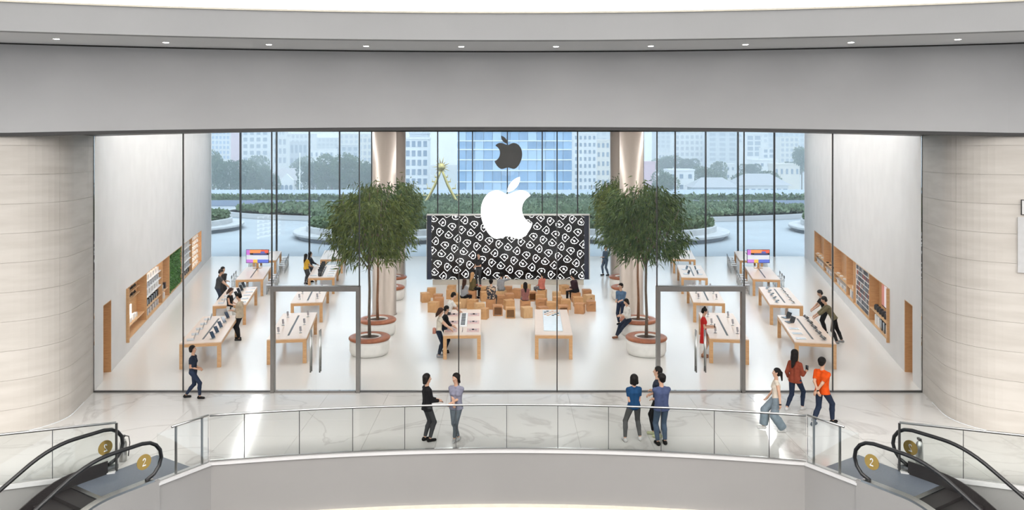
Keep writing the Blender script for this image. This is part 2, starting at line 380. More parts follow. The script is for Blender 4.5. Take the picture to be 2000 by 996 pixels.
# the gallery's own lower side: curb, balcony face, cove lip
rail_full = [(-N_NEAR.x, N_NEAR.y), (-6.98, arc_pt(6.98)[1])] + [arc_pt(-6.98 + 13.96 * k / 40) for k in range(1, 40)] + [(6.98, arc_pt(6.98)[1]), (N_NEAR.x, N_NEAR.y)]
def off_sweep(path, prof): return MB().sweep(path, prof)
struct('trim_4', 'white curb under the curved glass railing', 'trim', off_sweep(rail_full, [(-.14, -.02), (.10, -.02), (.10, .035), (-.14, .035)]).mesh('trim_4', WHITE))
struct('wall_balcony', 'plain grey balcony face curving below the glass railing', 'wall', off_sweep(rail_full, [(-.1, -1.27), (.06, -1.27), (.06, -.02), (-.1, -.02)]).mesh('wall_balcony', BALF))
struct('trim_6', 'lip at the foot of the balcony face, cove light put in its cream colour', 'trim', off_sweep(rail_full, [(-.1, -1.33), (.14, -1.33), (.14, -1.27), (-.1, -1.27)]).mesh('trim_6', CREAM))  # cream colour stands in for cove light on this lip
for sx, n in ((-1, 7), (1, 8)):
    pth = [(sx * x, y) for x, y in (RAIL_SIDE if sx > 0 else RAIL_SIDE[::-1])]
    if sx < 0: pth = [(-x, y) for x, y in RAIL_SIDE][::-1]
    struct('trim_%d' % n, 'white curb of the railing beside the escalator next to the %s niche' % ('green-plant' if sx < 0 else 'phone-case'), 'trim', off_sweep(pth, [(-.1, -.05), (.1, -.05), (.1, .03), (-.1, .03)]).mesh('curb', WHITE))
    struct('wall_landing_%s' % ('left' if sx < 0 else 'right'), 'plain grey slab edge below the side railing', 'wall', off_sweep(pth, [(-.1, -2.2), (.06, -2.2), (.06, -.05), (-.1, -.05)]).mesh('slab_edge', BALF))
# rest of the atrium: floor below and the round wall behind the viewer
af = MB(); af.lathe([(.001, -7.2), (34, -7.2)], 64, (0, RC, 0)); struct('floor_atrium', 'pale atrium floor one storey below', 'floor', af.mesh('floor_atrium', MARBLE))
aw = MB(); n = 40; ang = [math.radians(140 + 260 * k / n) for k in range(n + 1)]
aw.add([(34 * math.cos(a), RC + 34 * math.sin(a), z) for a in ang for z in (-7.2, 11.5)], [(2 * k, 2 * k + 1, 2 * k + 3, 2 * k + 2) for k in range(n)])
struct('wall_atrium', 'pale round atrium wall opposite the store', 'wall', aw.mesh('wall_atrium', WHITE))
at_c = MB(); at_c.lathe([(.001, 11.6), (34, 11.6)], 64, (0, RC, 0)); struct('ceiling_atrium', 'unseen atrium ceiling with an added even glow', 'ceiling', at_c.mesh('ceiling_atrium', ATRL))  # ceiling out of view; its glow is added to light the mall

# front glass
JX = [182, 358, 531, 702, 896, 1088, 1283, 1453, 1626, 1802]
gx = [(x - CX) * GY / F for x in JX]; gx[0], gx[-1] = -GX, GX
front = struct('window_1', 'frameless glass front of the store with thin dark joints', 'window')
DH = 3.22
for i, (a, b) in enumerate(zip(gx[:-1], gx[1:])):
    z0 = DH + .03 if i in (2, 6) else .05
    link('pane', MB().box(a + .02, b - .02, GY - .012, GY + .012, z0, 8.0).mesh('pane', GLS), front)
for i, a in enumerate(gx):
    link('joint', MB().box(a - .015, a + .015, GY - .03, GY + .03, .0, 8.0).mesh('joint', BLACK), front)
for i, (a, b) in enumerate(zip(gx[:-1], gx[1:])):
    if i not in (2, 6): link('bottom_rail', MB().box(a + .015, b - .015, GY - .03, GY + .03, .0, .05).mesh('bottom_rail', DGREY), front)
link('head_rail', MB().box(-GX, GX, GY - .06, GY + .06, 7.9, 8.1).mesh('head_rail', BLACK), front)
FRAME = pm('door_frame_steel', (.20, .19, .18), .35, metal=.8)
for n, i in ((3, 2), (4, 6)):
    a, b = gx[i], gx[i + 1]
    d = struct('door_%d' % n, 'double glass door in a dark steel portal on the %s side' % ('green-plant niche' if n == 3 else 'phone-case niche'), 'door')
    f = .11
    link('door_post', MB().box(a - .02, a + f - .02, GY - .10, GY + .10, 0, DH).mesh('post', FRAME), d)
    link('door_post', MB().box(b - f + .02, b + .02, GY - .10, GY + .10, 0, DH).mesh('post', FRAME), d)
    link('door_head', MB().box(a + f - .02, b - f + .02, GY - .10, GY + .10, DH - .15, DH).mesh('head', FRAME), d)
    link('threshold', MB().box(a + f, b - f, GY - .07, GY + .07, .001, .05).mesh('threshold', FRAME), d)
    m = (a + b) / 2
    for s0, s1, hs in ((a + f, m - .008, m - .14), (m + .008, b - f, m + .14)):
        leaf = link('door_leaf', MB().box(s0, s1, GY - .008, GY + .008, .06, DH - .16).mesh('leaf', GLS), d)
        for q in (-.07, .07):
            h = MB(); h.tube([(hs, GY + q, .62), (hs, GY + q, 1.9)], .022, 8)
            h.tube([(hs, GY, .8), (hs, GY + q, .8)], .012, 6); h.tube([(hs, GY, 1.7), (hs, GY + q, 1.7)], .012, 6)
            link('pull_handle', h.mesh('pull_handle', STEEL, True), leaf)
# rear glass wall with deep dark fins
FX = [405, 470, 540.5, 604.5, 663.5, 726.5, 789, 855, 923, 991, 1059, 1128, 1193, 1256, 1318.5, 1378, 1441, 1512, 1578]
fx = [(x - CX) * BY / F for x in FX]; fx[0], fx[-1] = -wall_x(BY), wall_x(BY)
rear = struct('window_2', 'rear glass wall of the store with dark vertical fins, plaza beyond', 'window')
for a, b in zip(fx[:-1], fx[1:]): link('pane', MB().box(a + .03, b - .03, BY - .012, BY + .012, .02, CEIL).mesh('pane', GLB), rear)
for a in fx[1:-1]: link('fin', MB().box(a - .035, a + .035, BY - .14, BY + .10, 0, CEIL).mesh('fin', BLACK), rear)

# ------------------------------------------------------------------ glass railing
GEDGE = pm('glass_edge_green', (.30, .42, .40), .15)
HR = 1.1
rail = thing('glass_railing', 'long curved glass railing with slim steel handrail in front of the store', 'railing')
def between(path, i0, i1): return path[i0:i1 + 1]
def glass_run(root, path, z0=.035, z1=HR, th=.012, name='glass_panel'):
    link(name, MB().sweep(path, [(-th, z0), (th, z0), (th, z1), (-th, z1)]).mesh(name, GLR), root)
xj = [-6.98] + [(x - CX) * 18.6 / F for x in (490, 590, 690, 790, 890, 989.5, 1090, 1189, 1290, 1390, 1490)] + [6.98]
for a, b in zip(xj[:-1], xj[1:]):
    n = 5; glass_run(rail, [arc_pt(a + .006 + (b - a - .012) * k / n) for k in range(n + 1)])
    if b < 6.9:
        q = arc_pt(b); link('panel_joint', MB().box(q[0] - .006, q[0] + .006, q[1] - .014, q[1] + .014, .035, HR).mesh('joint', DGREY), rail)
for s in (-1, 1):
    a, b = Vector((s * 6.98, arc_pt(6.98)[1])), Vector((s * N_NEAR.x, N_NEAR.y))
    pa, pb = a + (b - a) * .03, b - (b - a) * .01
    glass_run(rail, [tuple(pa), tuple(pb)] if s > 0 else [tuple(pb), tuple(pa)])
    for f in (.12, .62):
        q = a + (b - a) * f + Vector((s * .05, .03)); link('post', MB().box(q.x - .022, q.x + .022, q.y - .022, q.y + .022, .0, HR).mesh('post', STEEL), rail)
    q0, q1 = a + (b - a) * .0 + Vector((s * .05, .03)), a + (b - a) * .70 + Vector((s * .05, .03))
    link('handrail', MB().tube([(q0.x, q0.y, HR + .02), (q1.x, q1.y, HR + .02)], .032, 8, flat=.8).mesh('handrail', STEEL, True), rail)
pp = [arc_pt(-6.98 + 13.96 * k / 40) for k in range(41)]
link('handrail', MB().tube([(x, y, HR + .02) for x, y in pp], .026, 8).mesh('handrail', STEEL, True), rail)
link('base_channel', MB().sweep(pp, [(-.03, .034), (.03, .034), (.03, .075), (-.03, .075)]).mesh('base_channel', STEEL), rail)
for sx in (-1, 1):
    r = thing('glass_railing', 'straight glass railing behind the escalator next to the %s niche wall' % ('green-plant' if sx < 0 else 'phone-case'), 'railing')
    a, b = Vector(RAIL_SIDE[0]), Vector(RAIL_SIDE[2]); L = (b - a).length; n = 5
    for k in range(n):
        p, q = a + (b - a) * (k / n + .002), a + (b - a) * ((k + 1) / n - .002)
        pth = [(sx * p.x, p.y), (sx * q.x, q.y)]
        glass_run(r, pth)
        link('panel_joint', MB().sweep([(sx * q.x, q.y), (sx * (q.x + .012), q.y - .004)], [(-.013, .03), (.013, .03), (.013, HR), (-.013, HR)]).mesh('joint', DGREY), r)
    link('post', MB().box(sx * a.x - .02, sx * a.x + .02, a.y + .02, a.y + .06, 0, HR).mesh('post', DGREY), r)
    link('handrail', MB().tube([(sx * a.x, a.y + .03, HR + .02), (sx * b.x, b.y + .03, HR + .02)], .03, 8).mesh('handrail', STEEL, True), r)

# ------------------------------------------------------------------ escalators
def esc_z(t):                                   # height of the step line along the run
    if t < 1.0: return 0.0
    if t < 2.0: return -.5774 * .5 * (t - 1.0) ** 2
    return -.5774 * (.5 + (t - 2.0))
TWO = [(-.5, .45), (-.42, .8), (-.12, 1.0), (.2, .98), (.47, .78), (.5, .45), (.3, .1), (-.15, -.45), (-.3, -.7), (.52, -.7), (.52, -1.0), (-.58, -1.0), (-.58, -.78), (-.1, -.2), (.12, .1), (.24, .42), (.2, .62), (.02, .73), (-.16, .66), (-.25, .42)]
def escalator(sx, label):
    root = thing('escalator', label, 'escalator')
    near, far = N_NEAR, N_FAR; perp = (near - far).normalized(); d = Vector((-D.x, D.y))     # in the +x frame; d points outwards and to the viewer
    mid = (near + far) / 2; hw = (near - far).length / 2
    def E(t, o, z): q = mid + d * t + perp * o; return (sx * q.x, q.y, z)
    T = [0, .4, .8, 1.0, 1.15, 1.3, 1.45, 1.6, 1.75, 1.9, 2.1, 2.6, 3.2, 4, 5, 6, 7.5]
    for o in (-hw, hw):
        # handrail: loop round the newel then along the balustrade
        loop = [(.25, .16), (.06, .24), (-.06, .38), (-.11, .55), (-.08, .72), (.02, .86), (.16, .95), (.34, .985)]
        hp = [E(t, o, z) for t, z in loop] + [E(t, o, esc_z(t) + .99) for t in T if t > .5]
        hr = link('handrail', MB().tube(hp, .042, 10).mesh('handrail', RUBBER, True), root)
        up = [(t, z) for t, z in loop] + [(t, esc_z(t) + .96) for t in T if t > .5]
        dn = [(t, esc_z(t) + .14) for t in T[::-1] if t > .35]
        ol = up + dn; m = len(ol)
        vs = [E(t, o + q, z) for q in (-.008, .008) for t, z in ol]
        fs = [tuple(range(m)), tuple(range(2 * m - 1, m - 1, -1))]
        link('glass_panel', MB().add(vs, fs).mesh('glass_panel', GLR), root)
        sgn = 1 if o > 0 else -1
        def run(o0, o1, za, zb, t0=.1):
            vs = []; tt = [t0] + [t for t in T if t > t0]
            for t in tt: vs += [E(t, o0, esc_z(t) + za), E(t, o0, esc_z(t) + zb), E(t, o1, esc_z(t) + zb), E(t, o1, esc_z(t) + za)]
            m = len(tt); fs = [(i * 4 + k, (i + 1) * 4 + k, (i + 1) * 4 + (k + 1) % 4, i * 4 + (k + 1) % 4) for i in range(m - 1) for k in range(4)] + [(0, 1, 2, 3), tuple((m - 1) * 4 + k for k in (3, 2, 1, 0))]
            return MB().add(vs, fs)
        link('deck_trim', run(o - .09, o + .09, .10, .15).mesh('deck_trim', STEEL), root)
        link('skirt', run(o - sgn * .10, o - sgn * .07, -.25, .10 if o > 0 else .30, .3).mesh('skirt', STEPM), root)
        link('outer_cladding', run(o + sgn * .02, o + sgn * .09, -1.35, .10, -.02).mesh('outer_cladding', BALF), root)
        # number disc on the glass
        c = (.30, .58); R = .165; th = o + (.012 if o > 0 else -.012)
        dv = [E(c[0] + R * math.cos(2 * PI * k / 28), th, c[1] + R * math.sin(2 * PI * k / 28)) for k in range(28)]
        dv2 = [E(c[0] + R * math.cos(2 * PI * k / 28), o, c[1] + R * math.sin(2 * PI * k / 28)) for k in range(28)]
        disc = link('number_disc', MB().add(dv + dv2, [tuple(range(28)), tuple(range(55, 27, -1))] + [(k, (k + 1) % 28, 28 + (k + 1) % 28, 28 + k) for k in range(28)]).mesh('number_disc', GOLD), root)
        disc['label'] = 'round gold floor number disc with a white 2'
        # the figure reads from outside each balustrade
        xdir = -1 * (1 if sx < 0 else -1) * (1 if o > 0 else -1)
        for off, nm in ((th + (.004 if o > 0 else -.004), 'numeral'), (o - (.004 if o > 0 else -.004), 'numeral')):
            tv = [E(c[0] + xdir * px * .075, off, c[1] + py * .085) for px, py in TWO]
            n = len(TWO); tv2 = [E(c[0] + xdir * px * .075, off + .002, c[1] + py * .085) for px, py in TWO]
            link(nm, MB().add(tv + tv2, [tuple(range(n)), tuple(range(2 * n - 1, n - 1, -1))]).mesh('numeral', WDEV), disc)
    # steps
    wst = hw - .11
    t = 1.12; k = 0
    while t < 7.0:
        z = esc_z(t); b = MB()
        vs = [E(tt, oo, zz) for tt in (t, t + .395) for oo in (-wst, wst) for zz in (z - .22, z - .012)]
        b.add(vs, [(0, 1, 3, 2), (4, 6, 7, 5), (0, 4, 5, 1), (2, 3, 7, 6), (1, 5, 7, 3), (0, 2, 6, 4)])
        link('step', b.mesh('step', STEPM), root); t += .40
    lp = [E(-.95, -hw + .02, 0), E(-.95, hw - .02, 0), E(1.1, hw - .11, 0), E(1.1, -hw + .11, 0)]
    link('landing_plate', MB().prism([(p[0], p[1]) for p in lp], .001, .007).mesh('landing_plate', SLATE), root)
    link('comb_plate', MB().prism([E(1.02, -wst, 0)[:2], E(1.02, wst, 0)[:2], E(1.13, wst, 0)[:2], E(1.13, -wst, 0)[:2]], .004, .012).mesh('comb', STEEL), root)
    un = MB(); tt = [.6] + [t for t in T if t > .6]; vs = []
    for t in tt: vs += [E(t, -hw, esc_z(t) - 1.1), E(t, hw, esc_z(t) - 1.1), E(t, hw, esc_z(t) - .9), E(t, -hw, esc_z(t) - .9)]
    m = len(tt); un.add(vs, [(i * 4 + k, (i + 1) * 4 + k, (i + 1) * 4 + (k + 1) % 4, i * 4 + (k + 1) % 4) for i in range(m - 1) for k in range(4)])
    link('underside', un.mesh('underside', BALF), root)
    # fire extinguisher standing just behind the far newel
    q = (-9.08, 18.12, 0) if sx < 0 else (9.62, 17.96, 0)
    ex = thing('fire_extinguisher', 'silver fire extinguisher standing by the escalator next to the %s niche wall' % ('green-plant' if sx < 0 else 'phone-case'), 'extinguisher', (q[0], q[1], 0))
    link('cylinder', MB().lathe([(.075, 0), (.085, .02), (.085, .42), (.06, .5), (.03, .53), (.03, .56)], 16).mesh('cylinder', STEEL, True), ex)
    link('valve', MB().box(-.025, .025, -.06, .06, .55, .60).mesh('valve', DGREY), ex)
    link('hose', MB().tube([(0, .06, .58), (.09, .09, .55), (.12, .08, .4), (.105, .06, .2), (.10, .05, .1)], .012, 6).mesh('hose', RUBBER, True), ex)
    return root
escalator(-1, 'escalator with black handrails descending beside the green-plant niche end')
escalator(1, 'escalator with black handrails descending beside the phone-case niche end')

# white sign and grey panel fixed to the stone wall past the phone-case niche end
wd_ = Vector((14, -8)).normalized(); wp = Vector((13.10, 19.74))
def on_stone(u, v, z): q = wp + wd_ * u + Vector((wd_.y, -wd_.x)) * v; return (q.x, q.y, z)
sp_ = thing('wall_panel', 'flat grey panel fixed to the travertine wall beyond the phone-case end', 'panel')
link('panel', MB().box(0, .9, .002, .07, 4.2, 5.62, on_stone).mesh('panel', pm('panel_grey', (.62, .62, .62), .5)), sp_)
ss_ = thing('wall_sign_box', 'small white box sign with dark edge above the grey wall panel', 'sign')
link('face', MB().box(.09, .8, .035, .10, 5.70, 6.05, on_stone).mesh('face', WHITE), ss_); link('backing', MB().box(.07, .82, .002, .034, 5.68, 6.07, on_stone).mesh('backing', BLACK), ss_)

# ------------------------------------------------------------------ columns
colm = MB().lathe([(.56, 0), (.56, .02), (.53, .03), (.53, CEIL)], 48).mesh('column', COLM, True)
for sx, s in ((-1, 'green-plant'), (1, 'phone-case')):
    struct('column', 'satin metal round column between the tree planters on the %s side' % s, 'column', colm, (sx * 5.55, 34.5, 0))
    struct('column', 'satin metal round column behind the farther planters on the %s side' % s, 'column', colm, (sx * 6.55, 45.2, 0))

# ------------------------------------------------------------------ tables
TW, TL, TH = 1.32, 4.3, .87
def table_kit(slot=True):
    top = MB()
    if slot:
        top.cbox(-TW / 2, -.035, 0, TL, TH - .035, TH, .004); top.cbox(.035, TW / 2, 0, TL, TH - .035, TH, .004)
        top.box(-.035, .035, 0, .45, TH - .035, TH - .001); top.box(-.035, .035, TL - .45, TL, TH - .035, TH - .001)
    else: top.cbox(-TW / 2, TW / 2, 0, TL, TH - .035, TH, .004)
    leg = MB().box(0, .125, 0, .125, 0, TH - .14).mesh('leg', OAK)
    ap = MB(); t = .10
    ap.box(-TW / 2, TW / 2, 0, t, TH - .14, TH - .035); ap.box(-TW / 2, TW / 2, TL - t, TL, TH - .14, TH - .035)
    ap.box(-TW / 2, -TW / 2 + t, t, TL - t, TH - .14, TH - .035); ap.box(TW / 2 - t, TW / 2, t, TL - t, TH - .14, TH - .035)
    kit = [('table_top', top.mesh('table_top', TOP)), ('apron', ap.mesh('apron', OAK))]
    for x in (-TW / 2, TW / 2 - .125):
        for y in (0, TL - .125): kit.append(('leg', leg, (x, y, 0)))
    if slot: kit.append(('cable_slot', MB().box(-.034, .034, .45, TL - .45, TH - .05, TH - .012).mesh('cable_slot', BLACK)))
    return kit
TK, TKP = table_kit(True), table_kit(False)
TABLES = {}
def table(key, xl, xr, y, vp, label, kit=TK):
    """front edge of the top between pixels xl..xr at row y; long side runs towards horizon column vp"""
    a = P((xl + xr) / 2, y, TH); ang = -math.atan((vp - CX) / F)
    TABLES[key] = spawn(kit, 'display_table', label, 'table', (a.x, a.y, 0), ang)
    TABLES[key].rotation_euler = (0, 0, ang)
def on(key, x, y, z=0):                       # point on a table: x across, y along from the front end
    o = TABLES[key]; a = o.rotation_euler.z
    return (o.location.x + x * math.cos(a) - y * math.sin(a), o.location.y + x * math.sin(a) + y * math.cos(a), TH + z + .001), a
for sx, s, q in ((-1, 'L', 'green-plant niche'), (1, 'R', 'phone-case niche')):
    def m(a, b): return (a, b) if sx < 0 else (2 * CX - b, 2 * CX - a)
    def v(x): return x if sx < 0 else 2 * CX - x
    if sx < 0:
        lab = ['oak table with silver laptops and dark tablets, first along the green-plant niche wall', 'oak table with laptops and upright tablets, second along the green-plant niche wall']
    else:
        lab = ['oak table with dark and white tablets, first of the row along the phone-case niche wall', 'oak table with ten small tablets, second along the phone-case niche wall']
    lab += ['oak table carrying a colourful television, third along the %s wall' % q, 'oak table by the rear glass, last along the %s wall' % q]
    for k, ((a, b), y, vp) in enumerate((((352, 430), 669, 678), ((416, 479.5), 595.5, 676), ((460.5, 513.5), 545.2, 672), ((495, 538), 508.7, 665))):
        table('T%d%s' % (k + 1, s), *m(a, b), y, v(vp), lab[k])
    lab = ['oak table with six small phone stands just inside the doors on the %s side' % q, 'oak table with phone stands, second from the doors on the %s side' % q,
           'oak table with dark speakers and tablets, third from the doors on the green-plant niche side' if sx < 0 else 'oak table with four open laptops, third from the doors on the phone-case niche side', 'oak table under the tree by the rear glass on the %s side' % q]
    for k, ((a, b), y, vp) in enumerate((((522, 597.6), 661.5, 750), ((568.8, 629), 590.8, 742), ((602.6, 652.3), 541.8, 738), ((625.8, 669), 506, 735))):
        table('A%d%s' % (k + 1, s), *m(a, b), y, v(vp), lab[k])
table('CL', 866, 938.4, 653.5, 942, 'oak table with pink product mats in the middle of the store', TKP)
table('CR', 1045.5, 1117.5, 653.5, 1042, 'oak table with a patterned glass display case in the middle of the store', TKP)

# ------------------------------------------------------------------ devices on the tables
def laptop_kit(body, scr, ang=20):
    base = MB().cbox(-.16, .16, -.11, .11, 0, .016, .003).mesh('keyboard_base', body)
    a = math.radians(ang); h = .21; c, s_ = math.cos(a), math.sin(a)
    def T(x, y, z): return (x, .11 + y * c + z * s_, .016 - y * s_ + z * c)
    lid = MB().box(-.16, .16, -.004, .004, 0, h, T).mesh('lid', body)
    sc = MB().box(-.15, .15, -.006, -.0045, .012, h - .01, T).mesh('screen', scr)
    return [('keyboard_base', base), ('lid', lid, (0, 0, 0), 0, [('screen', sc)])]
def tablet_stand_kit(w_, h_, scr, lean=25, body=None):
    a = math.radians(lean); c, s_ = math.cos(a), math.sin(a)
    def T(x, y, z): return (x, y * c + z * s_, .03 - y * s_ + z * c)
    pl = MB().box(-w_ / 2, w_ / 2, -.006, .006, 0, h_, T).mesh('tablet', body or DARKD)
    sc = MB().box(-w_ / 2 + .008, w_ / 2 - .008, -.008, -.0065, .008, h_ - .008, T).mesh('screen', scr)
    st = MB(); st.cbox(-.07, .07, -.03, .11, 0, .012, .003); st.box(-.015, .015, .03, .06, .012, h_ * .55 + .03, lambda x, y, z: (x, y + (z - .03) * s_ * .6, z))
    return [('stand', st.mesh('stand', STEEL)), ('tablet', pl, (0, 0, 0), 0, [('screen', sc)])]
def flat_kit(w_, l_, body, scr):
    return [('body', MB().cbox(-w_ / 2, w_ / 2, -l_ / 2, l_ / 2, 0, .018, .004).mesh('body', body)), ('screen', MB().box(-w_ / 2 + .012, w_ / 2 - .012, -l_ / 2 + .012, l_ / 2 - .012, .0181, .0195).mesh('screen', scr))]
def phone_post_kit():
    st = MB().lathe([(.055, 0), (.055, .012), (.012, .018), (.012, .12)], 12).mesh('stand', STEEL, True)
    ph = MB().box(-.037, .037, -.005, .005, .07, .225, lambda x, y, z: (x, y + (z - .07) * .25 - .02, z)).mesh('phone', DARKD)
    sc = MB().box(-.033, .033, -.0065, -.0052, .075, .22, lambda x, y, z: (x, y + (z - .07) * .25 - .02, z)).mesh('screen', pm('screen_pale', (.42, .40, .40), .2, (.3, .28, .32), 30))
    return [('stand', st), ('phone', ph, (0, 0, 0), 0, [('screen', sc)])]
LAP_S, LAP_D = laptop_kit(SILVER, BLUED), laptop_kit(DARKD, DARKD)
TAB_D, TAB_B = tablet_stand_kit(.2, .27, DARKD), tablet_stand_kit(.18, .25, BLUED, 20)
FLAT_W, FLAT_D, FLAT_S = flat_kit(.34, .24, WDEV, pm('screen_grey', (.5, .52, .55), .2)), flat_kit(.30, .22, DARKD, BLUED), flat_kit(.22, .16, SILVER, DARKD)
PHONE = phone_post_kit()
def put(key, kit, name, cat, label, spots, group):
    for x, y, da in spots:
        p, a = on(key, x, y); spawn(kit, name, label, cat, p, a + da, group)
five = [.45 + .82 * k for k in range(5)]
put('T1L', LAP_S, 'laptop', 'laptop', 'open silver laptop on the first table along the green-plant niche wall', [(-.40, y, -1.35) for y in five], 'silver laptops on the first wall-side table')
put('T1L', tablet_stand_kit(.16, .24, BLUED, 30), 'phone_on_stand', 'tablet', 'dark tablet on a stand on the first table along the green-plant niche wall', [(.36, y, 1.0) for y in five], 'dark tablets on the first wall-side table')
put('T2L', LAP_S, 'laptop', 'laptop', 'open silver laptop on the second table along the green-plant niche wall', [(-.40, y, -1.4) for y in five[:4]], 'laptops on the second wall-side table')
put('T2L', TAB_D, 'tablet_on_stand', 'tablet', 'dark tablet standing upright on the second table along the green-plant niche wall', [(.12, y + .3, 1.1) for y in five[1:]], 'upright tablets on the second wall-side table')
put('T2L', FLAT_W, 'tablet', 'tablet', 'white tablet lying on the second table along the green-plant niche wall', [(.46, y, .1) for y in five], 'white tablets on the second wall-side table')
put('T1R', LAP_D, 'laptop', 'laptop', 'open dark laptop at the far end of the first table along the phone-case niche wall', [(-.42, 3.85, -1.2), (-.40, 3.05, -1.2)], 'open dark laptops on the first phone-case side table')
put('T1R', FLAT_W, 'tablet', 'tablet', 'white tablet lying on the first table along the phone-case niche wall', [(-.40, y, .05) for y in (.45, 1.2, 1.95)], 'white tablets on the first phone-case side table')
put('T1R', tablet_stand_kit(.3, .2, DARKD, 58), 'tablet_on_stand', 'tablet', 'dark tablet propped low on the first table along the phone-case niche wall', [(.40, y, 1.2) for y in five], 'dark propped tablets on the first phone-case side table')
T2K = tablet_stand_kit(.22, .16, DARKD, 60, SILVER)
for x, q in ((-.38, 'door-side'), (.38, 'wall-side')): put('T2R', T2K, 'tablet_on_stand', 'tablet', 'small propped tablet on the %s half of the second phone-case niche wall table' % q, [(x, y, 1.4 * (1 if x > 0 else -1)) for y in five], 'small tablets on the %s half' % q)
for s, q in (('L', 'green-plant'), ('R', 'phone-case')):
    put('A1' + s, PHONE, 'phone_on_stand', 'phone', 'phone on a post stand on the table inside the doors, %s niche side' % q, [(x, y, .5) for x in (-.38, .38) for y in (.8, 2.1, 3.5)], 'phones on the first inner table, %s side' % q)
    put('A2' + s, PHONE, 'phone_on_stand', 'phone', 'phone on a post stand on the second table from the doors, %s niche side' % q, [(x, y, .5) for x in (-.38, .38) for y in (.8, 2.1, 3.5)], 'phones on the second inner table, %s side' % q)
put('A3L', TAB_D, 'tablet_on_stand', 'tablet', 'tall dark tablet on a stand on the speaker table, green-plant niche side', [(-.12, y, .4) for y in (1.0, 1.7, 2.4, 3.1, 3.8)], 'dark tablets on the speaker table')
put('A3L', FLAT_W, 'tablet', 'tablet', 'white tablet lying on the speaker table, green-plant niche side', [(.42, y, .1) for y in five] + [(-.45, .6, 0)], 'white tablets on the speaker table')
put('A3R', LAP_S, 'laptop', 'laptop', 'open silver laptop on the third table from the doors, phone-case niche side', [(-.36, 1.0, -1.3), (-.36, 2.6, -1.3), (.36, 1.0, 1.3), (.36, 2.6, 1.3)], 'four laptops on one table')
SPK = [('body', MB().lathe([(.06, 0), (.085, .03), (.095, .10), (.085, .19), (.05, .225)], 20).mesh('body', pm('speaker_mesh', (.02, .02, .022), .8, (.035, .035, .04), 120), True)), ('touch_disc', MB().lathe([(.001, .228), (.05, .228), (.05, .222)], 16).mesh('touch_disc', DARKD))]
put('A3L', SPK, 'smart_speaker', 'speaker', 'round black fabric speaker on the front end of the speaker table', [(-.10, .35, 0)], None)

# television on the third wall-side table
def tv_art():
    tiles = [((.95, .30, .10), -.62, .30, .30, .60), ((.75, .12, .07), .30, .90, .30, .60), ((.55, .18, .65), -.9, -.62, .12, .60), ((.72, .78, .88), -.9, .9, -.30, .12),
             ((.05, .07, .2), -.35, .75, .10, .30), ((.04, .05, .12), -.85, -.5, .0, .2), ((.55, .20, .70), -.9, -.35, -.60, -.30), ((.92, .55, .10), -.35, .0, -.60, -.30), ((.10, .16, .65), .0, .9, -.60, -.30), ((.12, .14, .45), .25, .6, .25, .45)]
    return tiles
def tv_kit():
    w_, h_ = 1.25, .75
    fr = MB().cbox(-w_ / 2, w_ / 2, -.03, .03, 0, h_, .006); 
    kit_frame = MB().box(-w_ / 2, w_ / 2, -.025, .025, .28, .28 + h_).mesh('casing', DARKD)
    subs = []
    for i, (c, x0, x1, z0, z1) in enumerate(tv_art()):
        k = (w_ / 2 - .02) / .9; kz = (h_ / 2 - .02) / .6
        subs.append(('screen_image', MB().box(x0 * k, x1 * k, -.0262 - .0006 * (i % 5), -.0252, .28 + h_ / 2 + z0 * kz, .28 + h_ / 2 + z1 * kz).mesh('screen_image', pm('tv_colour_%d' % i, c, .3, c, emit=.4))))
    st = MB(); st.box(-.06, .06, -.03, .03, 0, .3); st.cbox(-.22, .22, -.14, .14, 0, .02, .004)
    return [('casing', kit_frame, (0, 0, 0), 0, subs), ('stand', st.mesh('stand', OAK))]
TVK = tv_kit()
for s, q, sx in (('L', 'green-plant', -1), ('R', 'phone-case', 1)):
    p, a = on('T3' + s, 0, TL - .55); spawn(TVK, 'television', 'television with colourful picture standing on a table along the %s niche wall' % q, 'television', p, 0)
# stools at the two farthest wall-side tables
STK = [('seat', MB().cbox(-.19, .19, -.19, .19, .46, .49, .01).mesh('seat', pm('stool_seat_grey', (.55, .57, .60), .5)))]
lg = MB().tube([(0, 0, 0), (0, 0, .46)], .012, 6).mesh('leg', STEEL, True)
for x in (-.16, .16):
    for y in (-.16, .16): STK.append(('leg', lg, (x, y, 0)))
STK.append(('footrest', MB().ring([(.16, .18), (.175, .18), (.175, .195), (.16, .195)], 16).mesh('footrest', STEEL)))
STK.append(('backrest', MB().box(-.18, .18, .17, .19, .60, .74).mesh('backrest', DARKD))); 
bp_ = MB().tube([(0, .18, .48), (0, .18, .66)], .01, 6).mesh('back_post', STEEL, True)
STK += [('back_post', bp_, (-.13, 0, 0)), ('back_post', bp_, (.13, 0, 0))]
for s, q, sx in (('L', 'green-plant', 1), ('R', 'phone-case', -1)):
    for key, n in (('T3', 'third'), ('T4', 'last')):
        for k in range(5):
            p, a = on(key + s, sx * (TW / 2 + .30), .5 + .82 * k); spawn(STK, 'stool', 'metal stool along the %s table by the %s niche wall' % (n, q), 'stool', (p[0], p[1], 0), a - sx * PI / 2, 'stools at the %s table, %s side' % (n, q))
        for k in range(3):
            p, a = on(key + s, -sx * (TW / 2 + .30), 2.2 + .8 * k); spawn(STK, 'stool', 'metal stool along the %s table by the %s niche wall' % (n, q), 'stool', (p[0], p[1], 0), a + sx * PI / 2, 'stools at the %s table, %s side' % (n, q))
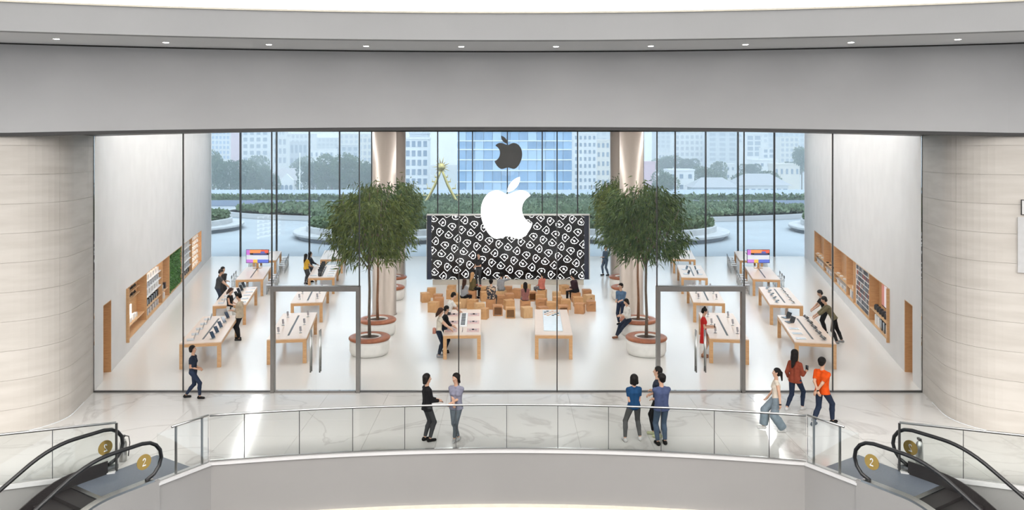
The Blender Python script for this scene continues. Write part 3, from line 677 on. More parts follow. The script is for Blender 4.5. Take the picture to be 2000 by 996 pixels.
# middle tables: mats with watches, tray, display case
PINK = pm('pink_mat', (.62, .42, .40), .6, (.55, .36, .34), 25)
for x in (-.40, .38):
    for y in (.65, 1.95, 3.3):
        p, a = on('CL', x, y)
        t = thing('product_mat', 'pink mat with small dark watches on the middle table', 'mat', p, a, 'product mats on the middle table')
        link('mat', MB().box(-.22, .22, -.27, .27, 0, .006).mesh('mat', PINK), t)
        for k in range(3): link('watch', MB().ring([(.03, .007), (.045, .007), (.045, .035), (.03, .035)], 12, (-.1 + .1 * k, .04 * (k % 2), 0)).mesh('watch', DARKD if k % 2 else SILVER), t)
p, a = on('CL', 0, 2.3); t = thing('display_tray', 'long white display tray with dark watch bands on the middle table', 'tray', p, a)
link('tray', MB().cbox(-.15, .15, -1.15, 1.15, 0, .05, .01).mesh('tray', WDEV), t)
for k in range(9): link('watch_band', MB().box(-.08, .08, -1.0 + .23 * k, -.94 + .23 * k, .051, .075).mesh('watch_band', DARKD), t)
p, a = on('CL', 0, .7); t = thing('cable', 'thin dark cable lying on the middle table', 'cable', p, a, data=MB().tube([(0, -.35, .008), (.01, 0, .008), (0, .35, .008)], .008, 6).mesh('cable', DARKD, True))
p, a = on('CR', 0, 2.1); t = thing('display_case', 'flat glass display case with brown patterned end on the middle table', 'display case', p, a)
link('case_bed', MB().cbox(-.34, .34, -1.6, 1.9, 0, .03, .006).mesh('case_bed', pm('case_pale_blue', (.72, .78, .82), .15)), t)
for i in range(6):
    for j in range(5):
        if (i + j) % 2: link('pattern_tile', MB().prism([(-.3 + .1 * i, .85 + .19 * j), (-.2 + .1 * i, .87 + .19 * j), (-.21 + .1 * i, 1.03 + .19 * j), (-.29 + .1 * i, 1.01 + .19 * j)], .0301, .037).mesh('pattern_tile', (DARKD, PLY[1], PLY[0])[(i * 2 + j) % 3]), t)

# ------------------------------------------------------------------ tree planters and trees
def planter_kit():
    body = MB().ring([(.40, .52), (.70, .52), (.715, .40), (.71, .15), (.66, .03), (.60, 0.0), (.40, 0)], 40).mesh('pot', PWHITE, True)
    seat = MB().ring([(.42, .525), (.42, .62), (.46, .655), (.68, .655), (.735, .62), (.745, .57), (.71, .525)], 40).mesh('seat_cushion', LEATHER, True)
    rim = MB().ring([(.36, .50), (.415, .50), (.415, .645), (.375, .645)], 40).mesh('inner_rim', PWHITE, True)
    soil = MB().lathe([(.001, .60), (.37, .59), (.37, .5)], 24).mesh('soil', SOIL)
    return [('pot', body), ('seat_cushion', seat), ('inner_rim', rim), ('soil', soil)]
PLK = planter_kit()
def crown_mesh(seed, mat, nt=125, per=38, R=1.42, RZ=1.42, leaf=(.25, .024)):
    r = random.Random(seed); vs = []; fs = []
    for _ in range(nt):
        th = r.uniform(0, 2 * PI); u = r.uniform(-.8, 1); k = r.uniform(.45, 1) ** .6
        q = math.sqrt(max(0, 1 - u * u)); c = Vector((R * k * q * math.cos(th), R * k * q * math.sin(th), RZ * k * u))
        out = Vector((math.cos(th), math.sin(th), 0))
        for _ in range(per):
            p = c + Vector((r.gauss(0, .19), r.gauss(0, .19), r.gauss(0, .17)))
            d = (out * r.uniform(.1, .9) + Vector((r.uniform(-.6, .6), r.uniform(-.6, .6), r.uniform(-1.5, .15)))).normalized()
            l = leaf[0] * r.uniform(.7, 1.35); w_ = leaf[1] * r.uniform(.8, 1.3)
            s = d.cross(Vector((r.uniform(-1, 1), r.uniform(-1, 1), r.uniform(-.3, 1)))).normalized() * w_
            n = d.cross(s).normalized() * w_ * .35
            o = len(vs); vs += [p, p + d * l * .4 + s, p + d * l + Vector((0, 0, -.15 * l)), p + d * l * .4 - s, p + d * l * .45 + n]
            fs += [(o, o + 1, o + 4), (o + 1, o + 2, o + 4), (o, o + 4, o + 3), (o + 4, o + 2, o + 3)]
    b = MB(); b.add(vs, fs); return b.mesh('foliage', mat)
CROWNS = [crown_mesh(1, LEAF[0]), crown_mesh(2, LEAF[1]), crown_mesh(3, LEAF[2])]
def branch_meshes(seed, mat):
    r = random.Random(seed); out = []
    for k in range(9):
        a = 2 * PI * k / 9 + r.uniform(-.2, .2); rr = r.uniform(.6, 1.25); zt = r.uniform(3.9, 5.3); z0 = r.uniform(2.35, 2.9)
        p = [Vector((0, 0, z0)), Vector((.35 * rr * math.cos(a), .35 * rr * math.sin(a), z0 + .5)), Vector((.75 * rr * math.cos(a + .15), .75 * rr * math.sin(a + .15), (z0 + zt) / 2 + .35)), Vector((rr * math.cos(a), rr * math.sin(a), zt))]
        out.append(MB().tube(p, [.035, .028, .018, .008], 6).mesh('branch', mat, True))
    return out
BR = {id(BARK): branch_meshes(5, BARK), id(BARK2): branch_meshes(6, BARK2)}
TRK = {id(m): MB().tube([(0, 0, 0), (.02, .01, .8), (-.02, .0, 1.7), (.0, .02, 2.5), (.02, 0, 3.6), (0, 0, 5.2)], [.062, .05, .045, .042, .03, .012], 10).mesh('trunk', m, True) for m in (BARK, BARK2)}
for sx, q in ((-1, 'green-plant'), (1, 'phone-case')):
    for k, (X, Y, n, bk) in enumerate(((5.0, 27.75, 'first', BARK), (5.2, 30.65, 'second', BARK2), (5.85, 38.0, 'third', BARK), (6.15, 41.1, 'fourth', BARK2))):
        spawn(PLK, 'tree_planter', 'round white planter bench with brown leather ring, %s from the doors, %s niche side' % (n, q), 'planter', (sx * X, Y, 0))
        t = thing('indoor_tree', 'slender leafy tree in the %s planter from the doors, %s niche side' % (n, q), 'tree', (sx * X, Y, .6), rnd.uniform(0, 6))
        t.scale = (1, 1, 1)
        link('trunk', TRK[id(bk)], t)
        for b in BR[id(bk)]: link('branch', b, t)
        zc = 3.95 if k < 2 else 3.9
        fo = link('foliage', CROWNS[(k + (0 if sx < 0 else 1)) % 3], t, (0, 0, zc), rnd.uniform(0, 6)); fo['kind'] = 'stuff'

# ------------------------------------------------------------------ video wall
VY = 42.1
vw = thing('video_wall', 'huge black video wall with white swirl pattern on a low stone plinth', 'video wall')
xl, xr = PX(834, 420, VY).x, PX(1150, 420, VY).x; zt, zb = PX(0, 421, VY).z, PX(0, 545.5, VY).z
link('frame', MB().box(xl - .03, xr + .06, VY + .02, VY + .35, zb - .02, zt + .07).mesh('frame', PWHITE), vw)
link('screen', MB().box(xl, xr, VY - .02, VY + .02, zb, zt).mesh('screen', SCREEN), vw)
al, ar = PX(843, 0, VY).x, PX(1141, 0, VY).x
for a, b in ((xl, al), (ar, xr)): link('side_strip', MB().box(a, b, VY - .024, VY - .02, zb, zt).mesh('side_strip', SIDEB), vw)
link('plinth', MB().box(PX(845, 0, VY).x, PX(1140, 0, VY).x, VY + .0, VY + .33, 0, zb - .02).mesh('plinth', pm('plinth_stone', (.55, .50, .43), .6)), vw)
pat = MB(); lw = .031
def seg(p0, p1):
    p0, p1 = Vector(p0), Vector(p1); d = p1 - p0
    if d.length < 1e-6: return
    n = Vector((-d.y, d.x)).normalized() * lw / 2; d = d.normalized() * lw * .3
    q = [p0 - d + n, p0 - d - n, p1 + d - n, p1 + d + n]
    q = [Vector((min(max(v.x, al), ar), min(max(v.y, zb), zt))) for v in q]
    if max(v.x for v in q) - min(v.x for v in q) < 1e-4 or max(v.y for v in q) - min(v.y for v in q) < 1e-4: return
    pat.add([(v.x, VY - .0225, v.y) for v in q], [(0, 1, 2, 3)])
# one motif: a square with two stepped, rounded corners that runs into a curl at its centre
motif = [(.12, .50), (.50, .50), (.50, -.50), (-.10, -.50), (-.18, -.36), (-.32, -.34), (-.34, -.18), (-.50, -.10), (-.50, .34), (-.36, .38), (-.30, .50), (-.06, .50)]
curl = [(-.06, .50), (-.02, .28)] + [(.15 * math.cos(1.9 - t) * (1 - t / 22), .15 * math.sin(1.9 - t) * (1 - t / 22)) for t in [k * .62 for k in range(13)]]
ca, sa = math.cos(math.radians(21)), math.sin(math.radians(21)); st = .545
for i in range(-14, 15):
    for j in range(-14, 15):
        u, v_ = i * st, j * st
        cx, cz = u * ca + v_ * sa, -u * sa + v_ * ca + (zb + zt) / 2
        if not (al - .3 < cx < ar + .3 and zb - .3 < cz < zt + .3): continue
        th = math.radians(45) + (PI / 2) * ((i + 2 * j) % 4); s_ = .335
        def R2(p): return (cx + s_ * (p[0] * math.cos(th) - p[1] * math.sin(th)), cz + s_ * (p[0] * math.sin(th) + p[1] * math.cos(th)))
        for a, b in zip(motif[:-1], motif[1:]): seg(R2(a), R2(b))
        lw = .025
        for a, b in zip(curl[:-1], curl[1:]): seg(R2(a), R2(b))
        lw = .031
pw = link('screen_pattern', pat.mesh('screen_pattern', LINEW), vw); pw['kind'] = 'stuff'

# ------------------------------------------------------------------ the two apple signs
def bez(pts, n=10):
    out = []
    for p0, c1, c2, p1 in pts:
        for k in range(n):
            t = k / n; out.append(tuple((1 - t) ** 3 * a + 3 * (1 - t) ** 2 * t * b + 3 * (1 - t) * t * t * c + t ** 3 * d for a, b, c, d in zip(p0, c1, c2, p1)))
    return out
# unit outline: width about 1, y up, centre of the body near the origin
BODY = bez([((.02, .40), (.10, .40), (.19, .49), (.31, .49)), ((.31, .49), (.40, .485), (.465, .44), (.50, .37)), ((.50, .37), (.36, .28), (.305, .14), (.33, -.01)), ((.33, -.01), (.35, -.15), (.44, -.25), (.535, -.29)),
            ((.535, -.29), (.49, -.44), (.38, -.61), (.26, -.625)), ((.26, -.625), (.16, -.625), (.11, -.565), (.02, -.565)), ((.02, -.565), (-.07, -.565), (-.12, -.625), (-.21, -.625)), ((-.21, -.625), (-.36, -.61), (-.53, -.28), (-.53, .0)),
            ((-.53, .0), (-.53, .32), (-.36, .49), (-.20, .49)), ((-.20, .49), (-.10, .49), (-.04, .40), (.02, .40))])
LEAFP = bez([((.02, .455), (.02, .60), (.13, .76), (.28, .80)), ((.28, .80), (.30, .64), (.17, .46), (.02, .455))])
def sign(label, c, w_, mat, mirror=1, th=.08):
    t = thing('apple_sign', label, 'sign', c)
    for nm, o in (('apple_body', BODY), ('leaf', LEAFP)):
        q = [(mirror * x * w_, (y + .625) * w_ * .9) for x, y in o]; n = len(q)
        vs = [(x, -th / 2, z) for x, z in q] + [(x, th / 2, z) for x, z in q]
        link(nm, MB().add(vs, [tuple(range(n)), tuple(range(2 * n - 1, n - 1, -1))] + [(k, (k + 1) % n, n + (k + 1) % n, n + k) for k in range(n)]).mesh(nm, mat), t)
    return t
wy = GY - .075; sc = 100 / F * wy / 1.065
sign('large glowing white bitten-apple sign on the front glass', (PX(989, 0, wy).x, wy, PX(0, 466, wy).z), sc, LOGOW)
wy = BY - .185; sc = 54 / F * wy / 1.065
sign('dark grey back of a bitten-apple sign on the rear glass', (PX(993, 0, wy).x, wy, PX(0, 330, wy).z), sc, LOGOD, -1)

# ------------------------------------------------------------------ plywood cube stools
def crate_kits():
    kits = []
    s, h, t = .21, .45, .018
    for mat in PLY:
        for mode in range(3):                          # 0 closed with slots, 1 turned with an open side, 2 closed plain
            kit = [('top_panel', MB().box(-s, s, -s, s, h - t, h).mesh('top_panel', mat))]
            def slot_panel():
                b = MB(); z0, z1, a, c, d_ = 0.0, h - t, .06, .29, .325
                b.add([(x, y, z) for y in (0, t) for x, z in ((-s, z0), (s, z0), (s, z1), (-s, z1), (-a, c), (a, c), (a, d_), (-a, d_))],
                      [(0, 1, 5, 4), (1, 2, 6, 5), (2, 3, 7, 6), (3, 0, 4, 7), (8, 12, 13, 9), (9, 13, 14, 10), (10, 14, 15, 11), (11, 15, 12, 8), (4, 5, 13, 12), (5, 6, 14, 13), (6, 7, 15, 14), (7, 4, 12, 15), (0, 8, 9, 1), (1, 9, 10, 2), (2, 10, 11, 3), (3, 11, 8, 0)])
                return b.mesh('side_panel', mat)
            pl = MB().box(-s + t, s - t, 0, t, 0, h - t).mesh('side_panel', mat)
            sp = slot_panel()
            if mode == 0: kit.append(('side_panel', sp, (0, -s, 0)))
            elif mode == 2: kit.append(('side_panel', MB().box(-s, s, 0, t, 0, h - t).mesh('side_panel', mat), (0, -s, 0)))
            else:
                fr = MB(); fr.box(-s, -s + .05, -s, -s + t, 0, h - t); fr.box(s - .05, s, -s, -s + t, 0, h - t); fr.box(-s + .05, s - .05, -s, -s + t, 0, .05); fr.box(-s + .05, s - .05, -s, -s + t, h - t - .05, h - t)
                kit.append(('front_frame', fr.mesh('front_frame', mat)))
            kit.append(('side_panel', sp if mode == 0 else MB().box(-s, s, 0, t, 0, h - t).mesh('side_panel', mat), (0, s - t, 0)))
            kit.append(('side_panel', pl, (-s + t, 0, 0), PI / 2)); kit.append(('side_panel', pl, (s, 0, 0), PI / 2))
            kits.append(kit)
    return kits
CK = crate_kits()
CRATES = [(842.9, 562.4), (830.9, 571.5), (855.5, 574.7), (858.2, 581), (847, 589.5), (882.2, 557.5), (880, 565.2), (889, 573), (905.4, 582), (890.7, 591.5), (921.6, 567), (923.5, 585), (936.5, 592), (943.5, 602), (946, 559.5), (947, 569.5), (958.8, 584), (972, 595.5), (979, 568), (992.5, 559),
          (977, 576.5), (994.6, 573), (994, 585.5), (997, 600), (1010, 564), (1027, 555.5), (1038, 569), (1026, 587), (1028.5, 599.5), (1058.7, 566), (1054.5, 575.5), (1058, 583.5), (1060, 599), (1077, 589.5), (1087, 570), (1089, 579.5), (1102, 556.7), (1124.7, 571), (1105, 584.5), (1100, 596), (1129, 580), (1146, 565.5), (1150.5, 575.5), (1132.4, 592), (1154, 587.5)]
OPEN = {17, 23, 39, 9, 26}
tone = ('golden', 'reddish dark', 'pale straw')
kind = ('with a hand slot in its side', 'with its open side turned out', 'with plain closed sides')
for i, (x, y) in enumerate(CRATES):
    p = P(x, y, .45); md = 1 if i in OPEN else rnd.choice((0, 0, 2)); c = rnd.choice((0, 0, 1, 2)); row = 'near the video wall' if y < 568 else 'amid the cluster' if y < 584 else 'near the middle tables'
    spawn(CK[c * 3 + md], 'cube_stool', '%s plywood cube stool %s, %s' % (tone[c], kind[md], row), 'stool', (p.x, p.y, 0), rnd.uniform(-.35, .35) + (PI / 2 if (md == 0 and rnd.random() < .4) else 0), '%s cube stools %s %s' % (tone[c], kind[md], row))

# ------------------------------------------------------------------ display niches in the side walls
GLOWW = pm('shelf_light', (1, .97, .9), .5, (1, .97, .9), emit=3.0)
BOXW = pm('white_box', (.82, .81, .80), .5); BOXG = pm('grey_box', (.42, .43, .46), .5, (.6, .6, .62), 9)
def uY(Y): return (Y - GY) / C15
secs = [N0] + [uY(v) for v in (31.27, 34.8, 36.65, 40.4, 44.2)] + [N1]
ND = .36
def niche(side, label):
    t = thing('display_niche', label, 'display niche', W(side, N0, 0, NZ0)); base = Vector(t.location)
    def add(name, mat, *a): 
        b = wbox(side, *a); b.v = [tuple(Vector(v) - base) for v in b.v]; return link(name, b.mesh(name, mat), t)
    add('back_panel', OAK, N0, N1, ND, ND + .04, NZ0, NZ1)
    add('bottom_board', OAKX, N0, N1, .0, ND, NZ0, NZ0 + .04); add('top_board', OAKX, N0, N1, .0, ND, NZ1 - .03, NZ1)
    add('end_jamb', OAK, N0, N0 + .09, -.10, ND, NZ0 - .0, NZ1); add('end_jamb', OAK, N1 - .06, N1, -.02, ND, NZ0, NZ1)
    for u in secs[1:-1]: add('partition', OAK, u - .03, u + .03, 0, ND, NZ0 + .04, NZ1 - .03)
    return t, add
def item(side, name, cat, label, group, u, v, z, du, dv, dz, mat, part='body', top=None):
    v, dv = v * .58, dv * .6; p = W(side, u, v, z); ang = (PI / 2 + math.radians(15)) if side < 0 else (-PI / 2 + PI - math.radians(15))
    o = thing(name, label, cat, p, ang, group)
    b = MB(); b.cbox(-du / 2, du / 2, -dv / 2, dv / 2, 0, dz, min(du, dv, dz) * .08); link(part, b.mesh(part, mat), o)
    if top: link('lid', MB().box(-du / 2 - .002, du / 2 + .002, -dv / 2 - .002, dv / 2 + .002, dz * .72, dz * .76).mesh('lid', top), o)
    return o
HEADB = MB().tube([(.085 * math.cos(a), 0, .1 + .1 * math.sin(a)) for a in [math.radians(v) for v in range(-10, 191, 20)]], .011, 6).mesh('headband', DARKD, True)
CUP = MB().lathe([(.02, -.02), (.042, -.015), (.042, .015), (.02, .02)], 12).mesh('ear_cup', DARKD, True)
def headphones(side, u, v, z, label, group):
    ang = (PI / 2 + math.radians(15)) if side < 0 else (PI / 2 - math.radians(15))
    o = thing('headphones', label, 'headphones', W(side, u, v * .58, z), ang, group)
    link('headband', HEADB, o)
    for x in (-.085, .085):
        c = link('ear_cup', CUP, o, (x, 0, .06)); c.rotation_euler = (0, PI / 2, 0)
    return o
# left niche
nl, add = niche(-1, 'long oak display niche with headphones, shelves and a green plant panel')
a0, a1 = secs[0], secs[1]
for r_, z in enumerate((1.72, 1.98)):
    add('peg_rail', OAKX, a0 + .5, a1 - .5, .16, ND, z - .03, z)
    for k in range(5): headphones(-1, a0 + .75 + .5 * k, .44, z + .002, 'dark headphones on the %s wooden rail of the plant-side niche' % ('lower', 'upper')[r_], 'headphones on the %s rail' % ('lower', 'upper')[r_])
add('lit_shelf', OAKX, a0 + .1, a1 - .03, .08, ND, .78, .82)
add('shelf_lamp', GLOWW, a0 + .3, a1 - 1.2, ND - .03, ND - .002, .95, 1.35)
for k in range(5): item(-1, 'product_box', 'box', 'small white product box on the lit shelf in the plant-side niche', 'boxes on the lit niche shelf', a0 + .7 + .5 * k, .40, .822, .3, .22, .16 + .05 * (k % 2), BOXW)
a0, a1 = secs[1], secs[2]
for z in (.86, 1.30, 1.62, 1.95): add('shelf', OAKX if z < 1 else WDEV, a0 + .03, a1 - .03, .05, ND, z - .03, z)
for z, n, mt, hh in ((1.30, 6, BOXW, .22), (1.62, 7, BOXG, .2), (1.95, 6, BOXW, .2), (.86, 7, DARKD, .26), (.46, 6, BOXG, .24)):
    for k in range(n): item(-1, 'product_box', 'box', '%s accessory on the %s shelf next to the headphone bay' % ('white' if mt is BOXW else 'dark' if mt is DARKD else 'grey banded', {.46: 'bottom', .86: 'lowest oak', 1.30: 'lower white', 1.62: 'middle white', 1.95: 'top white'}[z]), 'accessories on the shelf at %.2f' % z, a0 + .4 + (a1 - a0 - .8) * k / (n - 1), .30, z + .001, .26, .2, hh, mt, top=BOXW if mt is BOXG else None)
add('shelf_lamp', GLOWW, a0 + .2, a1 - .2, ND - .03, ND - .002, 2.1, 2.3)
a0, a1 = secs[2], secs[3]
add('shelf', OAKX, a0 + .03, a1 - .03, .05, ND, .83, .86)
for k in range(4): item(-1, 'speaker_box', 'box', 'dark boxed speaker in the narrow bay beside the plant panel', 'boxed speakers in the narrow bay', a0 + .35 + .38 * k, .28, (.861 if k % 2 else .461), .24, .22, .28, DARKD if k % 2 else BOXW)
a0, a1 = secs[3], secs[4]
# green plant panel: backing plus real leaves
r = random.Random(9); pb = MB()
gp = thing('plant_panel', 'dense green living plant panel set in the oak niche', 'plant', W(-1, a0 + .03, .2, NZ0 + .04)); gb = Vector(gp.location)
b = wbox(-1, a0 + .04, a1 - .04, .15, ND - .01, NZ0 + .04, NZ1 - .04); b.v = [tuple(Vector(v) - gb) for v in b.v]; link('backing', b.mesh('backing', pm('moss', (.03, .10, .02), .9, (.05, .16, .03), 20)), gp)
GRN = pm('living_leaf', (.03, .13, .012), .5, (.07, .24, .03), 6)
for _ in range(2600):
    u, z = r.uniform(a0 + .08, a1 - .08), r.uniform(NZ0 + .08, NZ1 - .08); p = Vector(W(-1, u, .14 - r.uniform(0, .08), z)) - gb
    d = Vector((r.uniform(.2, 1), r.uniform(-.8, .8), r.uniform(-1, .6))).normalized() * .11; s = d.cross(Vector((r.uniform(-1, 1), r.uniform(-1, 1), 1))).normalized() * .03
    pb.add([p, p + d * .5 + s, p + d, p + d * .5 - s], [(0, 1, 2, 3)])
o = link('foliage', pb.mesh('foliage', GRN), gp); o['kind'] = 'stuff'
a0, a1 = secs[4], secs[5]
for z in (.86, 1.25, 1.62, 1.98): add('shelf', WDEV, a0 + .03, a1 - .03, .05, ND, z - .03, z)
for z, mt in ((.46, DARKD), (.86, BOXG), (1.25, BOXW), (1.62, BOXG), (1.98, BOXW)):
    for k in range(6): item(-1, 'product_box', 'box', '%s packaged accessory on the %s shelf just beyond the plant panel' % ('white' if mt is BOXW else 'dark' if mt is DARKD else 'grey', {.46: 'bottom', .86: 'second', 1.25: 'third', 1.62: 'fourth', 1.98: 'top'}[z]), 'accessories beyond the plant panel at %.2f' % z, a0 + .4 + (a1 - a0 - .8) * k / 5, .3, z + .001, .3, .2, .24, mt)
a0, a1 = secs[5], secs[6]
for z in (.80, 1.12, 1.44, 1.76, 2.05): add('shelf', OAKX, a0 + .03, a1 - .06, .05, ND, z - .03, z)
add('shelf_lamp', GLOWW, a0 + .1, a1 - .2, ND - .03, ND - .002, NZ0 + .1, NZ1 - .1)
for z in (.46, .80, 1.12, 1.44, 1.76, 2.05):
    for k in range(5): item(-1, 'product_box', 'box', 'white packaged product on the %s shelf of the brightly lit end bay' % {.46: 'bottom', .80: 'second', 1.12: 'third', 1.44: 'fourth', 1.76: 'fifth', 2.05: 'top'}[z], 'white products on the lit end shelf at %.2f' % z, a0 + .5 + .68 * k, .25, z + .001, .28, .18, .17, BOXW)
# right niche
nr, add = niche(1, 'long oak display niche with phone cases, shelves and a wall screen')
a0, a1 = secs[0], secs[1]
add('bench', OAKX, a0 + .09, a1 - .03, .02, ND, .96, 1.0)
p = W(1, (a0 + a1) / 2 - .2, ND - .05, 1.25)
ws = thing('wall_screen', 'large picture screen on the back of the oak niche above the speakers', 'screen', p); bs = Vector(p)
def wadd(name, mat, *a):
    b = wbox(1, *a); b.v = [tuple(Vector(v) - bs) for v in b.v]; return link(name, b.mesh(name, mat), ws)
um = (a0 + a1) / 2 - .2
cs = wadd('casing', DARKD, um - 1.3, um + 1.3, ND - .045, ND - .003, 1.22, 2.26)
for i, (q0, q1, c) in enumerate(((-1.27, -.7, (.75, .68, .70)), (-.7, .0, (.62, .40, .42)), (0, .35, (.10, .08, .12)), (.35, .8, (.70, .62, .66)), (.8, 1.27, (.45, .16, .14)))):
    wadd('screen_image', pm('wall_screen_%d' % i, c, .3, c, emit=.5), um + q0, um + q1, ND - .05, ND - .046, 1.26, 2.22)
for k in range(7): spawn(SPK, 'smart_speaker', 'black round speaker on the oak bench under the niche screen', 'speaker', W(1, a0 + .4 + .45 * k, .15, 1.002), 0, 'speakers on the niche bench')
for k in range(6): item(1, 'product_box', 'box', 'boxed product stored under the oak bench in the phone-case niche', 'boxes under the niche bench', a0 + .45 + .5 * k, .3, .461, .34, .3, .38, DARKD if k in (2, 3) else BOXW)
a0, a1 = secs[1], secs[2]
add('case_board', PWHITE, a0 + .03, a1 - .03, .10, .16, NZ0 + .04, NZ1 - .03)
CC = [pm('case_%d' % i, c, .4) for i, c in enumerate(((.03, .035, .05), (.30, .05, .04), (.10, .11, .13), (.55, .52, .50), (.35, .12, .05), (.06, .07, .09), (.20, .21, .24)))]
CASE = [MB().cbox(-.045, .045, -.012, .012, 0, .165, .006).mesh('phone_case', m) for m in CC]
for i in range(8):
    for k in range(18):
        p = W(1, a0 + .2 + (a1 - a0 - .4) * (k + .5 * (i % 2)) / 18.5, .084, .50 + .225 * i)
        ci = rnd.choice((1, 4)) if (rnd.random() < .3 and i in (2, 3, 4, 6)) else rnd.choice((0, 2, 5, 6, 0, 3))
        rw = ('bottom', 'second lowest', 'third lowest', 'fourth lowest', 'fourth highest', 'third highest', 'second highest', 'top')[i]; cn = ('black', 'red', 'charcoal', 'pale grey', 'orange-brown', 'near-black', 'mid grey')[ci]
        o = thing('phone_case', '%s phone case hanging in the %s row of the white niche board' % (cn, rw), 'phone case', p, PI / 2 - math.radians(15), '%s cases in the %s row' % (cn, rw), CASE[ci])
a0, a1 = secs[2], secs[3]
add('shelf', OAKX, a0 + .03, a1 - .03, .02, ND, .93, .97)
for k in range(4): item(1, 'product_box', 'box', 'white box in the narrow bay beside the phone-case board', 'boxes in the narrow case-side bay', a0 + .35 + .35 * k, .3, (.971 if k == 1 else .461), .26, .25, .12 if k == 1 else .36, BOXW if k % 2 else BOXG)
for (a0, a1, nm) in ((secs[3], secs[4], 'third'), (secs[4], secs[5], 'second'), (secs[5], secs[6], 'last')):
    add('shelf', OAKX, a0 + .03, a1 - .06, .02, ND, .93, .97); add('shelf', WDEV, a0 + .03, a1 - .06, .06, ND, .68, .70)
    for k in range(7):
        u = a0 + .4 + (a1 - a0 - .9) * k / 6
        item(1, 'product_box', 'box', 'packaged product on the lower shelf of the %s bay past the phone cases' % nm, 'low boxes in the %s bay' % nm, u, .3, .461, .3, .25, .19, BOXG if k % 2 else BOXW)
        if k % 2 == 0: item(1, 'product_box', 'box', 'flat product laid on the oak counter of the %s bay past the phone cases' % nm, 'flat items in the %s bay' % nm, u, .25, .971, .3, .22, .05, WDEV if nm != 'second' else DARKD)
    p = W(1, a1 - 1.6, ND - .06, 1.2); ps = thing('hanging_product_panel', 'white product panel on the back of the %s niche bay' % nm, 'display panel', p); bs2 = Vector(p)
    if nm != 'second':
        b = wbox(1, a0 + .25, a0 + 1.5, ND - .10, ND - .003, 1.2, 2.15); b.v = [tuple(Vector(v) - bs2) for v in b.v]; link('panel', b.mesh('panel', BOXW), ps)
        for k in range(3):
            for j in range(3):
                b = wbox(1, a0 + .35 + .38 * k, a0 + .62 + .38 * k, ND - .14, ND - .101, 1.27 + .29 * j, 1.48 + .29 * j); b.v = [tuple(Vector(v) - bs2) for v in b.v]; link('product', b.mesh('product', BOXG if (j + k) % 2 else WDEV), ps)
    else:
        b = wbox(1, a0 + .35, a0 + .75, ND - .04, ND - .003, 1.1, 1.3); b.v = [tuple(Vector(v) - bs2) for v in b.v]; link('panel', b.mesh('panel', DARKD), ps)

